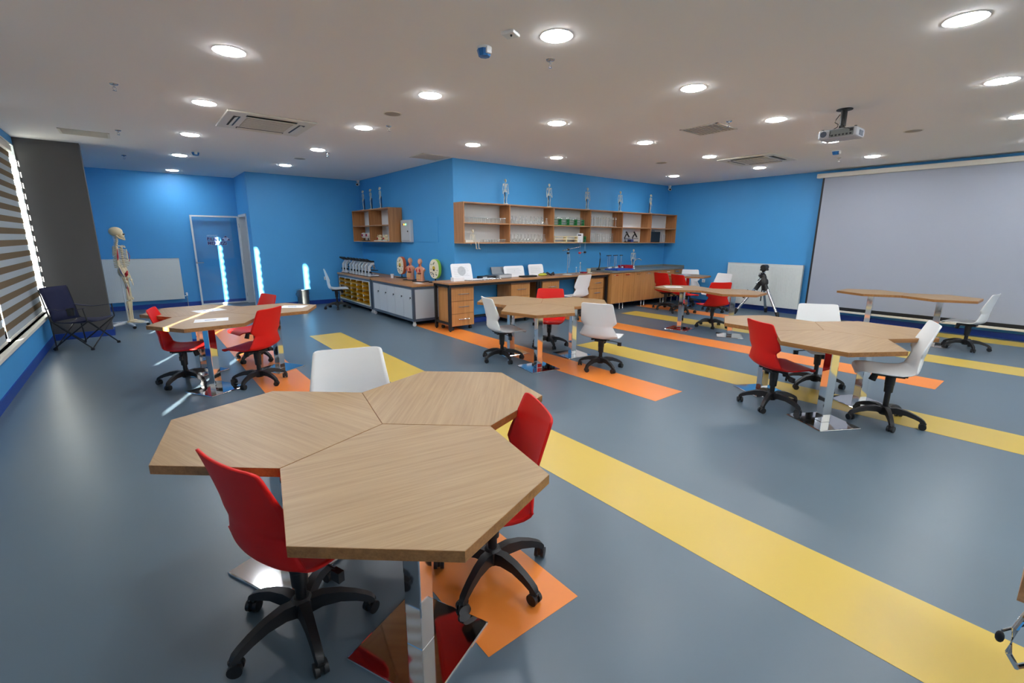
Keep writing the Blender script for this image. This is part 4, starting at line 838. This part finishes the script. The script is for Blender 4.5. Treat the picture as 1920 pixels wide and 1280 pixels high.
t = thing('flexible_lamp', 'thin black gooseneck rod standing on the worktop', 'lamp', (8.28, 7.1, CT)); MB().lathe([(.05, 0), (.05, .03), (.02, .04)], n=16).build('weight', BLACK, t, smooth=True); MB().tube([(0,0,.03), (.03,0,.12), (.04,0,.25), (.035,0,.36), (.02,0,.4)], [.012, .012, .011, .011, .009], 8).build('neck', BLACK, t, smooth=True)
BLB = mat('stand_blue', srgb(40, 90, 180), .4)
for k, x in enumerate((8.5, 8.62, 8.74, 8.86, 8.98)):
    t = thing('pendulum_stand', 'steel pole stand with black crossbar and blue base on the worktop', 'stand', (x, 7.02+.05*(k % 2), CT), 0, 'pole stands with blue bases')
    MB().box(-.045, .045, -.12, .05, 0, .03).build('base', BLB, t, bev=.008); MB().cyl((0, 0, .03), (0, 0, .34), .006).build('pole', CHROME, t, smooth=True); bx('crossbar', BLACK, (-.05, .05, -.008, .008, .32, .335), t); MB().ball((0, -.05, .05), .025, .025, .02, 10, 6).build('scale_pan', PAINTW, t, smooth=True)
t = thing('blue_tray', 'shallow blue tray in front of the pole stands', 'tray', (8.78, 6.8, CT)); bx('tray_floor', BLB, (-.3, .3, -.09, .09, 0, .01), t)
for a in ((-.3, .3, -.09, -.082), (-.3, .3, .082, .09), (-.3, -.292, -.082, .082), (.292, .3, -.082, .082)): bx('tray_wall', BLB, (*a, .01, .03), t)
t = thing('red_tray', 'red open tool box on the worktop beside the skeleton figure', 'tray', (9.2, 7.05, CT)); RT = mat('tray_red', srgb(168, 22, 34), .45); bx('tray_floor', RT, (-.15, .15, -.11, .11, 0, .012), t)
for a in ((-.15, .15, -.11, -.1), (-.15, .15, .1, .11), (-.15, -.14, -.1, .1), (.14, .15, -.1, .1)): bx('tray_wall', RT, (*a, .012, .09), t)
# ------------------------------------------------------------------ papers on tables
def sheet(x, y, a, label, w_=.21, h_=.297, z=.7502, n=0):
    t = thing('paper_sheet', label, 'paper', (x, y, z), a, 'paper sheets on the tables'); bx('page', PAPER, (-h_/2, h_/2, -w_/2, w_/2, 0, .0012), t); bx('printed_mark', INK, (-.06, .04, -.012, .012, .0012, .0016), t)
sheet(.52, 5.58, math.radians(-8), 'white paper sheet on the trio, front table'); sheet(.58, 6.34, math.radians(15), 'white paper sheet under the sun streak on the trio'); sheet(1.43, 6.09, math.radians(-35), 'white paper sheet on the trio, table by the recess side')
sheet(7.47, 4.64, math.radians(-45), 'white paper sheet on the pair of tables by the tripod'); sheet(10.2, 6.1, math.radians(-30), 'white paper sheet on the single corner table')
# ------------------------------------------------------------------ camping chair
cc = thing('camping_chair', 'folding navy camping chair in the corner by the window', 'chair', (-.74, 9.08, 0), -.6)
q = MB(); 
def cloth(pts, M_, nm, th=.006):
    V = [Vector(p) for row_ in pts for p in row_]; n = len(pts[0]); F = [(i*n+k, i*n+k+1, (i+1)*n+k+1, (i+1)*n+k) for i in range(len(pts)-1) for k in range(n-1)]
    me = bpy.data.meshes.new(nm); me.from_pydata([tuple(v) for v in V], [], F)
    for p in me.polygons: p.use_smooth = True
    o = bpy.data.objects.new(nm, me); COL.objects.link(o); me.materials.append(M_); o.parent = cc; s_ = o.modifiers.new('solid', 'SOLIDIFY'); s_.thickness = th; s_.offset = 0; return o
cloth([[(-.2+.47*u, -.23+.46*v, .40+.03*u-.04*math.sin(PI*v)-.02*math.sin(PI*u)) for v in [k/6 for k in range(7)]] for u in [k/6 for k in range(7)]], NAVY, 'seat_fabric')
cloth([[(-.2-.1*u-.03*math.sin(PI*v), -.22+.44*v, .40+.48*u) for v in [k/6 for k in range(7)]] for u in [k/6 for k in range(7)]], NAVY, 'backrest_fabric')
for s in (-1, 1):
    MB().tube([(-.3, s*.23, .86), (-.22, s*.24, .42), (-.2, s*.25, .02)], .009, 8).build('back_post', BLACK, cc)
    MB().tube([(.27, s*.24, .02), (-.22, s*.24, .42)], .009, 8).build('side_leg', BLACK, cc); MB().tube([(-.24, s*.26, .02), (.28, s*.24, .42)], .009, 8).build('side_leg', BLACK, cc)
    MB().tube([(.27, s*.25, .42), (.25, s*.26, .6)], .009, 8).build('arm_post', BLACK, cc)
    cloth([[(-.27+.53*u, s*(.27-.05*v), .6-.03*math.sin(PI*u)) for v in (0, .5, 1)] for u in [k/6 for k in range(7)]], NAVY, 'armrest')
    MB().tube([(.27, s*.24, .02), (.28, -s*.24, .42)], .008, 8).build('front_leg', BLACK, cc); MB().tube([(-.22, s*.25, .02), (-.22, -s*.24, .42)], .008, 8).build('rear_leg', BLACK, cc)
    for x in (.27, -.22): MB().lathe([(.022, 0), (.022, .025), (.012, .035)], (x, s*.245, 0), 10).build('foot', BLACK, cc)
MB().lathe([(.04, .5), (.045, .6), (.042, .6), (.037, .505), (0, .505)], (.08, -.25, 0), 14).build('cup_holder', BLACK, cc, smooth=True)
# ------------------------------------------------------------------ telescope tripod
tp = thing('telescope_tripod', 'black telescope mount on a steel tripod before the radiator', 'tripod', (10.38, 4.33, 0))
ap_ = Vector((0, 0, .68)); feet = [(-.30, .30), (.16, -.05), (.27, -.36)]
feet = [(.5*math.cos(a), .5*math.sin(a)) for a in (math.radians(128), math.radians(8), math.radians(-112))]
for fx, fy in feet:
    d = Vector((fx, fy, 0)).normalized()
    MB().cyl(ap_+d*.06, Vector((fx*.88, fy*.88, .11)), 0.027, n=12).build('leg', STEEL, tp, smooth=True); MB().cyl(Vector((fx*.9, fy*.9, .12)), Vector((fx, fy, 0)), .04, .03, 12).build('rubber_foot', BLACK, tp, smooth=True)
    MB().cyl(ap_+d*.03+Vector((0, 0, .04)), ap_+d*.13+Vector((0, 0, -.14)), .045, n=10).build('leg_clamp', BLACK, tp, smooth=True)
MB().prism([(.16*math.cos(a), .16*math.sin(a)) for a in [k*2*PI/3+.14 for k in range(3)]], .45, .462).build('spreader_tray', BLACK, tp)
MB().cyl((0, 0, .3), (0, 0, .7), .012).build('centre_rod', BLACK, tp)
MB().lathe([(.09, .64), (.11, .68), (.1, .75), (.065, .79), (.06, .83)], n=18).build('hub', BLACK, tp, smooth=True)
MB().tube([(0, 0, .8), (.0, .03, .86), (.0, .02, .95)], [.06, .07, .055], 12).build('equatorial_head', BLACK, tp, smooth=True); MB().cyl((-.1, .02, .9), (.09, .02, .9), .014).build('axis_rod', STEEL, tp, smooth=True)
q = MB(); q.box(-.07, .07, -.06, .06, .95, .985).cyl((-.085, 0, 1.02), (.085, 0, 1.02), .055, n=16).box(-.075, -.05, -.05, .05, .985, 1.06).box(.05, .075, -.05, .05, .985, 1.06); q.build('saddle', BLACK, tp, bev=.005)
MB().cyl((-.11, .0, .78), (-.2, .05, .68), .012).build('slow_motion_handle', STEEL, tp, smooth=True); MB().tube([(-.09, .05, .9), (-.11, .06, .84), (-.06, .04, .8)], .006, 6).build('cable', BLACK, tp)
MB().cyl((-.12, .22, .52), (-.19, .3, .36), .035, n=12).build('accessory_tube', BLACK, tp, smooth=True)
# ------------------------------------------------------------------ cabinet at the side of the room, key in its lock
kc = thing('key_cabinet', 'dark oak cabinet with chrome handle and a key with black fob in the lock', 'cabinet', (1.96, -.06, 0))
bx('cupboard', OAKV, (-.06, .5, -.78, .025, .55, .92), kc, bev=.003); bx('front_edge', OAKX, (-.064, -.06, -.78, .025, .55, .92), kc); bx('rear_support', OAKV, (.3, .48, -.75, -.3, 0, .55), kc)
MB().tube([(.1, -.02, .5), (-.05, .005, .49), (-.065, .012, .46), (-.06, .012, .37), (-.05, -.01, .33), (.05, -.05, .31)], .008, 8).build('handle', CHROME, kc, smooth=True)
MB().box(.08, .3, -.6, -.03, .28, .52).build('lock_box', DARK, kc, bev=.004)
ky = MB().cyl((.08, -.03, .43), (-.055, .035, .43), .004).build('key', STEEL, kc); MB().ball((-.06, .037, .41), .008, .011, .02, 10, 6).build('key_fob', BLACK, ky, smooth=True)
